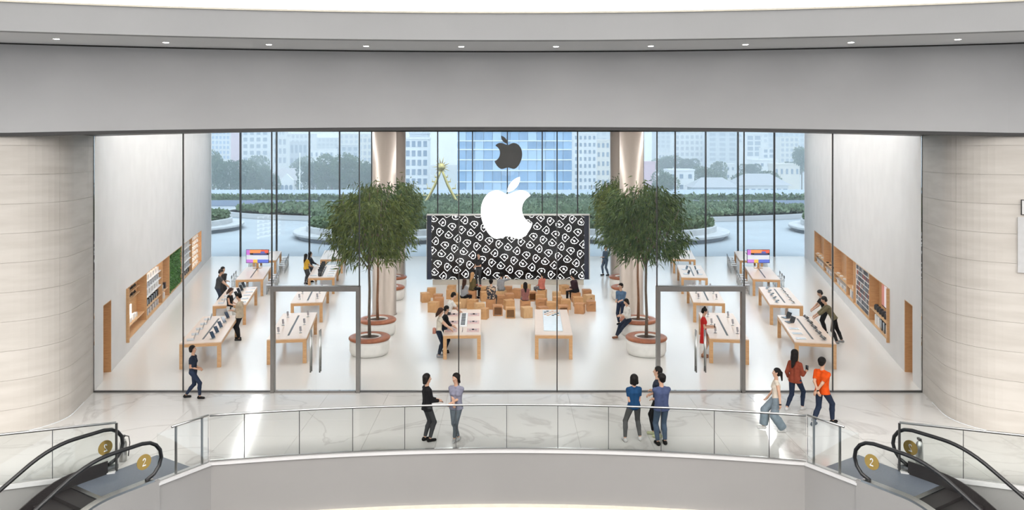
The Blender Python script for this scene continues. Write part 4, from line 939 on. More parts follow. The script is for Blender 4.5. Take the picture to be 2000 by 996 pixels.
# ------------------------------------------------------------------ people
def surface_nets(prims, h, k=.03, pad=.06, cut=None):
    """prims: (a, b, ra, rb, flat) tapered capsules, smoothly joined; returns verts, quads"""
    lo = np.min([np.minimum(np.array(p[0]) - p[2], np.array(p[1]) - p[3]) for p in prims], 0) - pad
    hi = np.max([np.maximum(np.array(p[0]) + p[2], np.array(p[1]) + p[3]) for p in prims], 0) + pad
    n = np.ceil((hi - lo) / h).astype(int) + 1
    fld = np.full(n, .5, np.float32)
    ax = [lo[i] + h * np.arange(n[i]) for i in range(3)]
    for a, b, ra, rb, flat in prims:
        a, b = np.array(a, float), np.array(b, float); m = max(ra, rb) + .07
        i0 = np.maximum(np.floor((np.minimum(a, b) - m - lo) / h).astype(int), 0); i1 = np.minimum(np.ceil((np.maximum(a, b) + m - lo) / h).astype(int) + 1, n)
        sl = tuple(slice(i0[i], i1[i]) for i in range(3))
        X, Y, Z = np.meshgrid(ax[0][sl[0]], ax[1][sl[1]], ax[2][sl[2]], indexing='ij')
        d = b - a; L2 = d.dot(d) + 1e-9
        t = ((X - a[0]) * d[0] + (Y - a[1]) * d[1] + (Z - a[2]) * d[2]) / L2
        tc = np.clip(t, 0, 1)
        dist = np.sqrt((X - a[0] - tc * d[0]) ** 2 + (Y - a[1] - tc * d[1]) ** 2 + (Z - a[2] - tc * d[2]) ** 2) - (ra + (rb - ra) * tc)
        if flat:
            L = math.sqrt(L2)
            if 'b' in flat: dist = np.maximum(dist, (t - 1) * L)
            if 'a' in flat: dist = np.maximum(dist, -t * L)
        f = fld[sl]; hh = np.clip(.5 + .5 * (f - dist) / k, 0, 1)
        fld[sl] = f * (1 - hh) + dist * hh - k * hh * (1 - hh)
    if cut is not None:
        for a, nn in cut:                                  # keep the side where (p - a).n < 0
            X, Y, Z = np.meshgrid(*ax, indexing='ij')
            fld = np.maximum(fld, (X - a[0]) * nn[0] + (Y - a[1]) * nn[1] + (Z - a[2]) * nn[2]).astype(np.float32)
    ins = fld < 0
    acc = np.zeros(tuple(n - 1) + (3,), np.float32); cnt = np.zeros(tuple(n - 1), np.int32)
    edges = []
    for axi in range(3):
        s0 = [slice(None)] * 3; s1 = [slice(None)] * 3; s0[axi] = slice(0, -1); s1[axi] = slice(1, None)
        f0, f1 = fld[tuple(s0)], fld[tuple(s1)]; cr = ins[tuple(s0)] != ins[tuple(s1)]
        idx = np.argwhere(cr); t = (f0[cr] / (f0[cr] - f1[cr]))
        pos = idx.astype(np.float32); pos[:, axi] += t
        o1, o2 = [q for q in range(3) if q != axi]
        for d1 in (0, 1):
            for d2 in (0, 1):
                c = idx.copy(); c[:, o1] -= d1; c[:, o2] -= d2
                ok = (c >= 0).all(1) & (c < (n - 1)).all(1); cc = c[ok]
                np.add.at(acc, (cc[:, 0], cc[:, 1], cc[:, 2]), pos[ok]); np.add.at(cnt, (cc[:, 0], cc[:, 1], cc[:, 2]), 1)
        edges.append((axi, idx, f0[cr] < 0))
    act = cnt > 0; vid = np.full(cnt.shape, -1, np.int64); vid[act] = np.arange(act.sum())
    verts = acc[act] / cnt[act][:, None] * h + lo
    quads = []
    for axi, idx, neg in edges:
        o1, o2 = [(1, 2), (2, 0), (0, 1)][axi]
        q = []
        for d1, d2 in ((1, 1), (0, 1), (0, 0), (1, 0)):
            c = idx.copy(); c[:, o1] -= d1; c[:, o2] -= d2; c = np.clip(c, 0, np.array(cnt.shape) - 1); q.append(vid[c[:, 0], c[:, 1], c[:, 2]])
        q = np.stack(q, 1); q[~neg] = q[~neg][:, ::-1]; quads.append(q[(q >= 0).all(1)])
    return verts, np.concatenate(quads)

def smooth_mesh(name, v, q, mats, extra=None):
    me = bpy.data.meshes.new(name); vs = [tuple(map(float, p)) for p in v]; fs = [tuple(map(int, f)) for f in q]; mi = [0] * len(fs)
    if extra:
        for ev, ef, em in extra:
            o = len(vs); vs += ev; fs += [tuple(i + o for i in f) for f in ef]; mi += [em] * len(ef)
    me.from_pydata(vs, [], fs)
    for m in mats: me.materials.append(m)
    me.polygons.foreach_set('material_index', mi); me.polygons.foreach_set('use_smooth', [True] * len(fs)); me.update()
    return me

SKIN = pm('skin', (.56, .34, .235), .5, (.52, .30, .20), 12); SKIN2 = pm('skin_tan', (.44, .25, .16), .5, (.40, .22, .14), 12)
EYEW = pm('eye_white', (.75, .73, .70), .3); EYED = pm('eye_dark', (.03, .02, .015), .3); LIP = pm('lip', (.42, .16, .13), .5)
HAIRM = {'black': pm('hair_black', (.006, .005, .005), .6, (.014, .012, .011), 30, spec=.15), 'brown': pm('hair_brown', (.035, .016, .011), .6, (.06, .028, .018), 30, spec=.15), 'blond': pm('hair_blond', (.36, .18, .07), .5, (.48, .27, .11), 30)}
def cloth(name, c, c2=None, scale=9): return pm('cloth_' + name, c, .8, c2 or tuple(v * .8 for v in c), scale, bump=.15, spec=.15)
def ik(a, b, l1, l2, pole):
    a, b, pole = Vector(a), Vector(b), Vector(pole); d = b - a; L = min(d.length, (l1 + l2) * .998)
    if d.length > 1e-6: b = a + d.normalized() * L
    dn = (b - a).normalized(); x = (l1 * l1 - l2 * l2 + L * L) / (2 * L); y = math.sqrt(max(0, l1 * l1 - x * x))
    p = pole - dn * pole.dot(dn); p = p.normalized() if p.length > 1e-6 else Vector((0, 1, 0))
    return a + dn * x + p * y, b
def ball(c, r, n=6):
    b = MB().lathe([(max(1e-5, r * math.sin(PI * i / n)), -r * math.cos(PI * i / n)) for i in range(n + 1)], 8, c); return b.v, b.f

def person(label, at, rz, h=1.65, sex='f', lean=0, side=0, twist=0, feet=((-.09, 0), (.09, 0)), lift=(0, 0), hands=((-.26, .04, .78), (.26, .04, .78)), head=(0, 0), hair=('black', 'short'),
           top=None, sleeve=.55, bottom=None, bottom_kind='trousers', shoes=None, seat=None, skin=SKIN, wide=1.0, vox=.013, long_top=0, drop=0, extra=None):
    k = h / 1.7; fem = sex == 'f'
    root = thing('person', label, 'person', at, rz)
    pel = Vector((0, 0, (.93 * k - drop) if seat is None else seat + .10))
    lv = Vector((math.sin(side), math.sin(lean) * math.cos(side), math.cos(lean) * math.cos(side)))
    fwd = Vector((0, 1, 0)); fwd = (fwd - lv * fwd.dot(lv)).normalized(); rt = fwd.cross(lv)
    ct, stw = math.cos(twist), math.sin(twist); rts, fws = rt * ct + fwd * stw, fwd * ct - rt * stw
    up = Vector((0, 0, 1)); che = pel + lv * .30 * k; nb = pel + lv * .50 * k
    shw = (.148 if fem else .172) * k; hpw = .088 * k
    sh = [nb - lv * .078 * k + rts * (s * shw) for s in (-1, 1)]; hip = [pel + rt * (s * hpw) - lv * .03 for s in (-1, 1)]
    hy, hpch = head; hdir = (lv * .6 + up * .8).normalized()
    hf = (fws * math.cos(hy) - rts * math.sin(hy)); hf = (hf - hdir * hf.dot(hdir)).normalized()
    hfp = hf * math.cos(hpch) - hdir * math.sin(hpch); hup = hdir * math.cos(hpch) + hf * math.sin(hpch); hrt = hfp.cross(hup)
    hc = nb + hdir * .085 * k + hup * .11 * k
    # arms, legs
    arms = []
    for i, s in enumerate((-1, 1)):
        hx, hy_, hz = hands[i]; tgt = Vector((hx * k, hy_ * k, hz * k))
        el, wr = ik(sh[i], tgt, .28 * k, .245 * k, Vector((s * .22, -.85, -.45))); arms.append((sh[i], el, wr))
    legs = []
    for i, s in enumerate((-1, 1)):
        fx_, fy_ = feet[i]; an = Vector((fx_ * k, fy_ * k, .085 + lift[i]))
        kn, an = ik(hip[i], an, .43 * k, .43 * k, Vector((s * .12, 1, .15))); legs.append((hip[i], kn, an))
    fdirs = [Vector((s * .12, 1, -lift[i] * 2.2)).normalized() for i, s in enumerate((-1, 1))]
    tw = .062 * k if fem else .072 * k                      # torso half spacing
    tr, cr, wr_ = (.088, .092, .078) if fem else (.092, .105, .09)
    tr, cr, wr_ = tr * k * wide, cr * k * wide, wr_ * k * wide
    def torso(g=0):
        pr = []
        for s in (-1, 1):
            pr += [(pel + rt * s * tw + lv * -.02, pel + rt * s * tw * .9 + lv * .12 * k, tr * (1.06 if fem else 1) + g, wr_ + g, ''), (pel + rt * s * tw * .9 + lv * .12 * k, che + rts * s * tw + lv * .05, wr_ + g, cr + g, ''),
                   (che + rts * s * tw + lv * .05, nb + rts * s * tw * 1.25 - lv * .075 * k, cr + g, .06 * k + g, '')]
        pr += [(nb - lv * .03 * k, s_, .05 * k + g * .5, .045 * k + g * .7, '') for s_ in sh]
        if fem: pr += [(che + fws * .055 * k + rts * s * .06 * k, che + fws * .06 * k + rts * s * .06 * k, .055 * k + g, .055 * k + g, '') for s in (-1, 1)]
        return pr
    def arm(i, f0=0, f1=2, g=0, cutend=False):              # 0..1 upper arm, 1..2 forearm
        a, e_, w_ = arms[i]; P_ = []; R = (.047 * k, .037 * k, .025 * k)
        lerp = lambda t: (a + (e_ - a) * t, R[0] + (R[1] - R[0]) * t) if t <= 1 else (e_ + (w_ - e_) * (t - 1), R[1] + (R[2] - R[1]) * (t - 1))
        m1 = min(f1, 1); p0, p1 = lerp(f0), lerp(m1); P_.append((p0[0], p1[0], p0[1] + g, p1[1] + g, 'b' if (cutend and f1 <= 1) else ''))
        if f1 > 1: p0, p1 = lerp(1), lerp(f1); P_.append((p0[0], p1[0], p0[1] + g, p1[1] + g * .9, 'b' if cutend else ''))
        return P_
    def leg(i, f1=2, g=0, gk=None, ga=None, cutend=False):
        a, kk_, n_ = legs[i]; gk = g if gk is None else gk; ga = g if ga is None else ga; r0, r1, r2 = .083 * k * wide, .055 * k, .036 * k
        out = [(a, kk_, r0 + g, r1 + gk, '')]
        c = kk_ + (n_ - kk_) * .35 - Vector((0, .012, 0))
        if f1 > 1:
            e_ = kk_ + (n_ - kk_) * (f1 - 1)
            out += [(kk_, c, r1 + gk, .053 * k + (gk + ga) / 2, ''), (c, e_, .053 * k + (gk + ga) / 2, r2 + ga, 'b' if cutend else '')]
        return out
    # --- body, continuous
    B = torso(-.006) + [(nb - lv * .05 * k, hc - hup * .05 * k, .052 * k, .05 * k, '')]
    for i in (0, 1):
        B += arm(i) + leg(i, g=-.004); n_ = legs[i][2]; B += [(n_ - up * .03, n_ - up * .05 + fdirs[i] * .12 * k, .030 * k, .018 * k, '')]
        a, e_, w_ = arms[i]; hd = (w_ - e_).normalized(); pc = w_ + hd * .055 * k; B += [(w_, pc, .026 * k, .033 * k, '')]
    HR_ = .088 * k
    B += [(hc + hup * .025 * k - hfp * .015 * k, hc + hup * .035 * k - hfp * .02 * k, HR_, HR_, ''), (hc + hfp * .012 * k, hc - hup * .075 * k + hfp * .04 * k, .074 * k, .045 * k, ''),
          (hc + hfp * .085 * k + hup * .015 * k, hc + hfp * .102 * k - hup * .018 * k, .010 * k, .015 * k, '')]
    B += [(hc + hrt * s * .078 * k - hup * .01 * k, hc + hrt * s * .082 * k + hup * .025 * k - hfp * .01 * k, .013 * k, .017 * k, '') for s in (-1, 1)]
    v, q = surface_nets(B, vox, .022)
    ex = []
    for s in (-1, 1):
        c = hc + hfp * .076 * k + hrt * s * .032 * k + hup * .012 * k
        ex.append((*ball(c, .012 * k), 1)); ex.append((*ball(c + hfp * .006 * k, .008 * k), 2))
        bw = MB().tube([c + hup * .024 * k - hrt * s * .012 * k + hfp * .006 * k, c + hup * .026 * k + hrt * s * .016 * k], .004 * k, 5); ex.append((bw.v, bw.f, 2))
    m = MB().tube([hc + hfp * .078 * k - hup * .048 * k - hrt * .02 * k, hc + hfp * .088 * k - hup * .047 * k, hc + hfp * .078 * k - hup * .048 * k + hrt * .02 * k], .006 * k, 6); ex.append((m.v, m.f, 3))
    for i, s in enumerate((-1, 1)):                        # fingers and thumb
        a, e_, w_ = arms[i]; hd = (w_ - e_).normalized(); ax_ = hd.cross(Vector((0, 0, 1)) if abs(hd.z) < .8 else Vector((0, 1, 0))).normalized(); pn = ax_.cross(hd).normalized()
        if abs(hd.z) < .8 and pn.z > 0: pn = -pn
        if abs(hd.z) >= .8 and pn.dot(Vector((-s, .3, 0))) < 0: pn = -pn
        for f, (o, l) in enumerate(((-.027, .072), (-.009, .082), (.009, .077), (.026, .06))):
            b0 = w_ + hd * .065 * k + ax_ * o * k; b1 = b0 + (hd * .9 + pn * .3).normalized() * l * .55 * k; b2 = b1 + (hd * .55 + pn * .85).normalized() * l * .5 * k
            t = MB().tube([b0, b1, b2], [.0095 * k, .009 * k, .007 * k], 6); ex.append((t.v, t.f, 0))
        tb = w_ + hd * .025 * k - ax_ * .022 * k * (1 if True else -1); t1 = tb + (hd * .7 - ax_ * .75 + pn * .2).normalized() * .035 * k; t2 = t1 + (hd * .95 + pn * .4).normalized() * .03 * k
        t = MB().tube([tb, t1, t2], [.012 * k, .0105 * k, .008 * k], 6); ex.append((t.v, t.f, 0))
    link('body', smooth_mesh('body', v, q, [skin, EYEW, EYED, LIP], ex), root)
    # --- top
    if top is not None:
        g = .012; T_ = [(a, b, ra, rb, f) for a, b, ra, rb, f in torso(g)]
        for i in (0, 1):
            if sleeve > 0: T_ += arm(i, 0, sleeve, g + .006, True)
        if long_top:
            for s in (-1, 1): T_ += [(pel + rt * s * tw, pel + rt * s * tw * 1.15 - lv * long_top, tr + g + .008, tr + g + .02, 'b')]
        v, q = surface_nets(T_, vox, .016, cut=[(nb + lv * .012 * k, tuple(lv))] + ([(pel - lv * .04, tuple(-lv))] if not long_top else []))
        link('top', smooth_mesh('top', v, q, [top]), root)
    # --- bottom
    if bottom is not None and bottom_kind != 'dress':
        gg = {'trousers': (.012, .012, .016), 'slim': (.009, .008, .008), 'wide': (.02, .05, .075)}[bottom_kind]
        for_p = []
        for s in (-1, 1): for_p += [(pel + rt * s * tw - lv * .02, pel + rt * s * tw * .95 + lv * .07 * k, tr * 1.04 + .012, wr_ + .012, '')]
        for i in (0, 1): for_p += leg(i, 1.93, *gg, cutend=True)
        v, q = surface_nets(for_p, vox, .02, cut=[(pel + lv * .075 * k, tuple(lv))])
        link('trousers', smooth_mesh('trousers', v, q, [bottom]), root)
    elif bottom_kind == 'dress' and bottom is not None:
        D_ = []
        for s in (-1, 1): D_ += [(pel + rt * s * tw + lv * .1, pel + rt * s * .085 - up * .42 * k, tr + .012, tr + .045, 'b')]
        v, q = surface_nets(D_, vox, .04); link('skirt', smooth_mesh('skirt', v, q, [bottom]), root)
    # --- shoes
    sm = shoes if shoes is not None else cloth('black_shoe', (.015, .014, .014))
    for i in (0, 1):
        n_ = legs[i][2]; f = fdirs[i]; b0 = n_ - up * .042 - f * .04 * k
        S_ = [(b0, n_ - up * .046 + f * .14 * k, .045 * k, .038 * k, ''), (n_ - up * .035 - f * .02, n_ + up * .0, .047 * k, .046 * k, 'b')]
        v, q = surface_nets(S_, min(vox, .012), .02, cut=[((0, 0, .0 + lift[i] * .0 + .002), (0, 0, -1))])
        link('shoe', smooth_mesh('shoe', v, q, [sm]), root)
    # --- hair
    hcol, hst = hair; G = []
    cap = hc + hup * .032 * k - hfp * .022 * k; R = .098 * k
    G += [(cap, cap + hup * .008, R, R, ''), (cap - hfp * .02 * k, hc - hfp * .05 * k - hup * .03 * k, R * .92, .07 * k, '')]
    cuts = [(hc + hfp * .052 * k + hup * .05 * k, tuple((hfp * .9 - hup * .45).normalized()))]
    if hst == 'bob':
        for s in (-1, 1): G += [(cap + hrt * s * .055 * k, hc + hrt * s * .075 * k - hfp * .03 * k - hup * .10 * k, .05 * k, .042 * k, '')]
        G += [(cap - hfp * .05 * k, hc - hfp * .06 * k - hup * .11 * k, .06 * k, .055 * k, '')]
    if hst == 'long':
        G += [(cap - hfp * .045 * k, hc - hfp * .075 * k - hup * .14 * k, .072 * k, .07 * k, ''), (hc - hfp * .075 * k - hup * .14 * k, nb - fws * .12 * k - lv * .17 * k, .07 * k, .05 * k, '')]
        for s in (-1, 1): G += [(cap + hrt * s * .06 * k, hc + hrt * s * .07 * k - hfp * .045 * k - hup * .16 * k, .045 * k, .045 * k, '')]
    if hst == 'ponytail':
        G += [(hc - hfp * .10 * k, hc - hfp * .13 * k, .032 * k, .035 * k, ''), (hc - hfp * .13 * k, hc - hfp * .15 * k - hup * .2 * k, .04 * k, .022 * k, '')]
    if hst == 'bun': G += [(hc + hup * .12 * k - hfp * .05 * k, hc + hup * .14 * k - hfp * .055 * k, .042 * k, .042 * k, '')]
    if hst == 'curly': G += [(cap + hrt * s * .05 * k - hfp * .03 * k, hc + hrt * s * .075 * k - hfp * .04 * k - hup * .03 * k, .062 * k, .058 * k, '') for s in (-1, 1)]
    v, q = surface_nets(G, min(vox, .013), .02, cut=cuts)
    link('hair', smooth_mesh('hair', v, q, [HAIRM[hcol]]), root)
    if extra:
        for ename, emat, fn in extra:
            b = MB(); fn(b, dict(arms=arms, k=k, pel=pel, lv=lv, rt=rts, fw=fws, nb=nb)); link(ename, b.mesh(ename, emat, True), root)
    return root
R_ = math.radians
def fl(x, y): p = P(x, y); return (p.x, p.y, 0)
FOLD = ((.13, .14, 1.10), (-.13, .16, 1.08)); CLASP = ((-.05, .19, .98), (.06, .19, .97)); BACKH = ((.02, -.20, .88), (-.02, -.21, .86)); PHONEH = ((-.05, .30, 1.10), (.09, .28, 1.08)); LAPH = ((-.09, .30, .66), (.10, .30, .66))
def phone_prop(b, c):
    a, e_, w_ = c['arms'][1]; hd = (w_ - e_).normalized(); p = w_ + hd * .1 + Vector((0, 0, .03)); b.box(p.x - .036, p.x + .036, p.y - .01, p.y + .02, p.z - .03, p.z + .1)
def watch_prop(b, c):
    a, e_, w_ = c['arms'][0]; hd = (w_ - e_).normalized(); b.tube([w_ - hd * .02, w_ + hd * .012], .034 * c['k'], 10)
NAVY, BLK, DGR = cloth('navy', (.02, .027, .045)), cloth('black', (.012, .012, .014)), cloth('charcoal', (.055, .056, .06))
JEAN, JEANL, GREYC = cloth('dark_denim', (.022, .032, .06)), cloth('blue_denim', (.075, .11, .165)), cloth('grey_knit', (.30, .31, .33))
WHT, BEI, CRM = cloth('white', (.72, .70, .66)), cloth('beige', (.50, .42, .32)), cloth('cream', (.70, .62, .52))
WSHOE = cloth('white_shoe', (.62, .61, .60)); BSHOE = cloth('black_leather', (.014, .013, .013))
# gallery
person('woman in dark tee and jeans walking past the glass front with clasped hands', fl(377, 778), R_(-90), 1.55, feet=((-.06, -.26), (.06, .24)), hands=CLASP, hair=('black', 'curly'), top=NAVY, sleeve=.6, bottom=JEAN, bottom_kind='slim', shoes=BSHOE, skin=SKIN2, drop=.03)
person('woman in black jacket at the railing turned to the woman in lavender', fl(834, 862), R_(-60), 1.66, feet=((-.08, -.03), (.07, .05)), hands=((-.05, .30, 1.02), (.10, .30, 1.03)), head=(-.3, .1), hair=('black', 'bob'), top=BLK, sleeve=1.9, long_top=.12, bottom=DGR, bottom_kind='slim', shoes=BSHOE)
person('woman in lavender tee with crossed ankles leaning on the railing', fl(891, 861), R_(165), 1.66, feet=((.03, .06), (-.04, -.06)), hands=((.04, .28, 1.06), (-.04, .30, 1.05)), head=(-.5, .15), hair=('black', 'bob'), top=cloth('lavender', (.24, .24, .31)), sleeve=.6, long_top=.10, bottom=cloth('grey_denim', (.13, .155, .18)), bottom_kind='slim', shoes=cloth('pale_grey_shoe', (.5, .5, .5)))
person('woman in blue tee with feet apart seen from behind at the railing', fl(1238, 861), R_(8), 1.66, feet=((-.24, -.02), (.17, .02)), hands=CLASP, hair=('black', 'bob'), top=cloth('royal_blue', (.012, .055, .14)), sleeve=.6, long_top=.05, bottom=cloth('graphite', (.09, .09, .09)), bottom_kind='slim', shoes=WSHOE, drop=.02)
person('man in dark shirt with pale green shoes partly behind the man in blue shirt', fl(1284, 852), R_(75), 1.74, 'm', feet=((-.10, -.05), (.08, .1)), hands=FOLD, hair=('black', 'short'), top=NAVY, sleeve=.6, bottom=BLK, shoes=cloth('pale_green_shoe', (.55, .58, .36)))
person('man in blue long-sleeved shirt and jeans seen from behind with folded arms', fl(1292, 869), R_(10), 1.73, 'm', feet=((-.09, 0), (.10, .02)), hands=FOLD, head=(.5, .1), hair=('black', 'short'), top=cloth('slate_blue', (.065, .085, .17)), sleeve=1.7, long_top=.08, bottom=JEANL, shoes=BSHOE)
person('woman with ponytail in cream sleeveless top and wide grey-blue trousers walking', fl(1516, 842), R_(82), 1.64, feet=((-.06, -.18), (.07, .32)), lift=(0, .02), hands=((-.27, -.05, .80), (.24, .18, .84)), hair=('black', 'ponytail'), top=CRM, sleeve=0, bottom=cloth('grey_blue', (.20, .25, .29)), bottom_kind='wide', shoes=WSHOE, drop=.04, extra=[('wristwatch', BSHOE, watch_prop)])
person('woman with long black hair in rust blouse holding a phone, walking', fl(1553, 802), R_(-50), 1.72, feet=((-.08, -.30), (.09, .22)), lift=(.05, 0), hands=((-.22, .05, .84), (.16, .28, 1.08)), hair=('black', 'long'), top=cloth('rust', (.25, .055, .03)), sleeve=1.75, long_top=.10, bottom=JEAN, bottom_kind='slim', shoes=WSHOE, drop=.04, extra=[('phone', DARKD, phone_prop)])
person('man in orange polo walking with hands clasped behind his back', fl(1606, 829), R_(-58), 1.80, 'm', feet=((-.07, -.27), (.09, .28)), hands=BACKH, head=(.1, .05), hair=('black', 'short'), top=cloth('orange', (.70, .085, .010)), sleeve=.75, long_top=.10, bottom=JEAN, shoes=BSHOE, drop=.05, extra=[('wristwatch', BSHOE, watch_prop)])
# green-plant niche side
person('man in grey tee reaching onto the second wall-side table', fl(425, 601), R_(-75), 1.76, 'm', lean=.18, feet=((-.09, -.05), (.1, .06)), hands=((-.05, .45, .95), (.10, .48, .93)), head=(0, .4), top=DGR, sleeve=.7, long_top=.06, bottom=JEAN, vox=.016)
person('man in black tee with folded arms beside the man in grey tee', fl(435, 594), R_(-120), 1.74, 'm', hands=FOLD, head=(.2, .2), top=BLK, sleeve=.7, bottom=BLK, vox=.016)
person('woman with long dark hair in black vest between the two wall-side tables', fl(449, 641), R_(-100), 1.63, hands=((-.02, .32, 1.05), (.12, .30, 1.02)), head=(.1, .5), hair=('brown', 'long'), top=BLK, sleeve=0, bottom=WHT, vox=.015)
person('man in beige shirt and black trousers looking at a phone beside the first wall-side table', fl(468, 664), R_(85), 1.78, 'm', feet=((-.12, -.04), (.1, .06)), hands=PHONEH, head=(.1, .4), top=BEI, sleeve=1.4, long_top=.10, bottom=BLK, shoes=BSHOE, vox=.015, extra=[('phone', DARKD, phone_prop)])
person('woman in yellow top standing at the speaker table', fl(598, 555), R_(-35), 1.63, hands=((-.06, .33, 1.0), (.12, .36, 1.0)), hair=('black', 'long'), top=cloth('yellow', (.72, .42, .035)), sleeve=.6, long_top=.05, bottom=DGR, vox=.018)
person('person in navy shirt standing beyond the woman in yellow', fl(606.5, 551), R_(-60), 1.66, hands=((-.06, .33, 1.0), (.12, .36, 1.0)), hair=('black', 'long'), top=NAVY, sleeve=1.7, bottom=NAVY, vox=.018)
# middle
person('woman with long hair in white top touching the mats on the middle table', fl(857, 697), R_(-85), 1.70, lean=.08, hands=((-.10, .42, .98), (.12, .45, .98)), head=(0, .35), hair=('brown', 'long'), top=cloth('ivory', (.66, .60, .50)), sleeve=.4, bottom=NAVY, vox=.014, shoes=cloth('grey_shoe', (.28, .28, .3)), extra=[('hip_bag', cloth('pink_bag', (.50, .22, .16)), lambda b, c: b.cbox(-.17, .17, -.22, -.10, .86, 1.02, .03))])
person('person in black top beside the woman in white at the middle table', fl(868, 689), R_(-80), 1.66, 'm', lean=.10, hands=((-.10, .34, .98), (.12, .36, .98)), head=(0, .3), top=BLK, sleeve=1.5, bottom=NAVY, vox=.014)
person('man in white tee bending over the far end of the middle table', fl(874, 657), R_(-70), 1.72, 'm', lean=.38, hands=((-.08, .50, .92), (.10, .55, .92)), head=(0, .35), top=WHT, sleeve=.7, bottom=DGR, vox=.015)
person('presenter in black tee and grey trousers speaking before the video wall', fl(935, 559), R_(155), 1.74, 'm', feet=((-.12, .04), (.14, -.06)), hands=((-.06, .30, 1.10), (.10, .30, 1.06)), top=BLK, sleeve=.7, bottom=DGR, shoes=cloth('red_shoe', (.5, .06, .07)), vox=.017)
def sit(label, ci, rz, up_=.45, **kw):
    x, y = ci if isinstance(ci, tuple) else CRATES[ci]; p = P(x, y, up_)
    d = dict(seat=up_, feet=((-.12, .42), (.12, .40)), hands=LAPH, vox=.016); d.update(kw)
    return person(label, (p.x, p.y, 0), R_(rz), **d)
sit('woman in grey sweater with long dark hair seated on a cube stool', 8, -30, h=1.64, lean=.18, hair=('brown', 'long'), top=GREYC, sleeve=1.85, bottom=BLK)
sit('woman with blond hair in olive jacket seated on a cube stool', 10, -40, h=1.64, lean=.12, hair=('blond', 'long'), top=cloth('olive', (.13, .10, .045)), sleeve=1.85, long_top=.08, bottom=BLK)
sit('person in checked shirt seated on a cube stool', 16, -12, h=1.70, sex='m', lean=.06, top=pm('checked_cloth', (.55, .40, .28), .8, (.03, .03, .04), 14, lo=.46, hi=.50, detail=0), sleeve=1.6, long_top=.10, bottom=DGR)
sit('person in grey hoodie with a raised hand seated on a cube stool', 18, 0, h=1.66, lean=.1, hands=((-.12, .30, .70), (.25, .28, 1.12)), top=GREYC, sleeve=1.85, bottom=cloth('mid_grey', (.2, .21, .22)))
sit('girl with long straight hair and mauve top seated on a cube stool', 27, 5, h=1.55, hair=('black', 'long'), top=cloth('mauve', (.28, .12, .11)), sleeve=1.5, long_top=.06, bottom=cloth('mauve_grey', (.25, .2, .2)))
sit('woman in pink top with ponytail seated on a cube stool', 29, 35, h=1.64, hair=('black', 'ponytail'), top=cloth('coral_pink', (.60, .20, .15)), sleeve=1.5, long_top=.05, bottom=cloth('ash', (.14, .14, .15)))
sit('man in dark plum sweater hunched on a cube stool', 37, 48, h=1.74, sex='m', lean=.30, head=(0, .3), top=cloth('plum', (.035, .018, .025)), sleeve=1.85, bottom=BLK, wide=1.1)
# phone-case niche side
person('person in blue clothes standing behind the trees near the rear glass', fl(1183, 538), R_(120), 1.72, 'm', feet=((-.1, -.1), (.1, .12)), hands=((-.1, .3, 1.1), (.25, .05, .8)), top=cloth('teal_blue', (.06, .10, .15)), sleeve=1.6, bottom=JEANL, vox=.018)
person('man in blue shirt standing beside the second tree planter', fl(1213, 634), R_(150), 1.70, 'm', hands=((-.06, .28, 1.05), (.10, .28, 1.05)), head=(-.4, .2), top=cloth('chambray', (.10, .17, .27)), sleeve=1.3, bottom=JEAN, vox=.015)
sit('woman in white blouse and dark trousers seated on the second tree planter', (1227, 627), 108, up_=.655, h=1.64, feet=((-.06, .60), (.08, .50)), lean=.10, hands=((-.05, .34, .92), (.10, .34, .92)), head=(0, .4), hair=('black', 'bob'), top=WHT, sleeve=1.5, bottom=NAVY, vox=.015, shoes=cloth('tan_shoe', (.2, .09, .05)))
RED = cloth('red', (.52, .022, .02))
person('woman with hair bun in red dress looking at her phone by the inner table', fl(1374, 697), R_(-105), 1.70, hands=PHONEH, head=(0, .4), hair=('black', 'bun'), top=RED, sleeve=.55, bottom=RED, bottom_kind='dress', shoes=cloth('tan_sandal', (.35, .16, .09)), vox=.014, extra=[('phone', DARKD, phone_prop)])
person('man in black tee leaning on the first phone-case side table', fl(1612, 651), R_(80), 1.72, 'm', lean=.30, hands=((-.06, .46, .95), (.12, .48, .93)), head=(0, .4), top=BLK, sleeve=.7, bottom=BLK, vox=.015)
person('man in olive shirt bending over the first phone-case side table', fl(1628, 670), R_(75), 1.80, 'm', lean=.55, feet=((-.10, -.10), (.10, -.30)), hands=((-.08, .62, .92), (.14, .66, .90)), head=(0, .2), top=cloth('khaki', (.17, .145, .085)), sleeve=1.5, long_top=.08, bottom=BLK, vox=.015, shoes=cloth('grey_sneaker', (.3, .3, .3)))

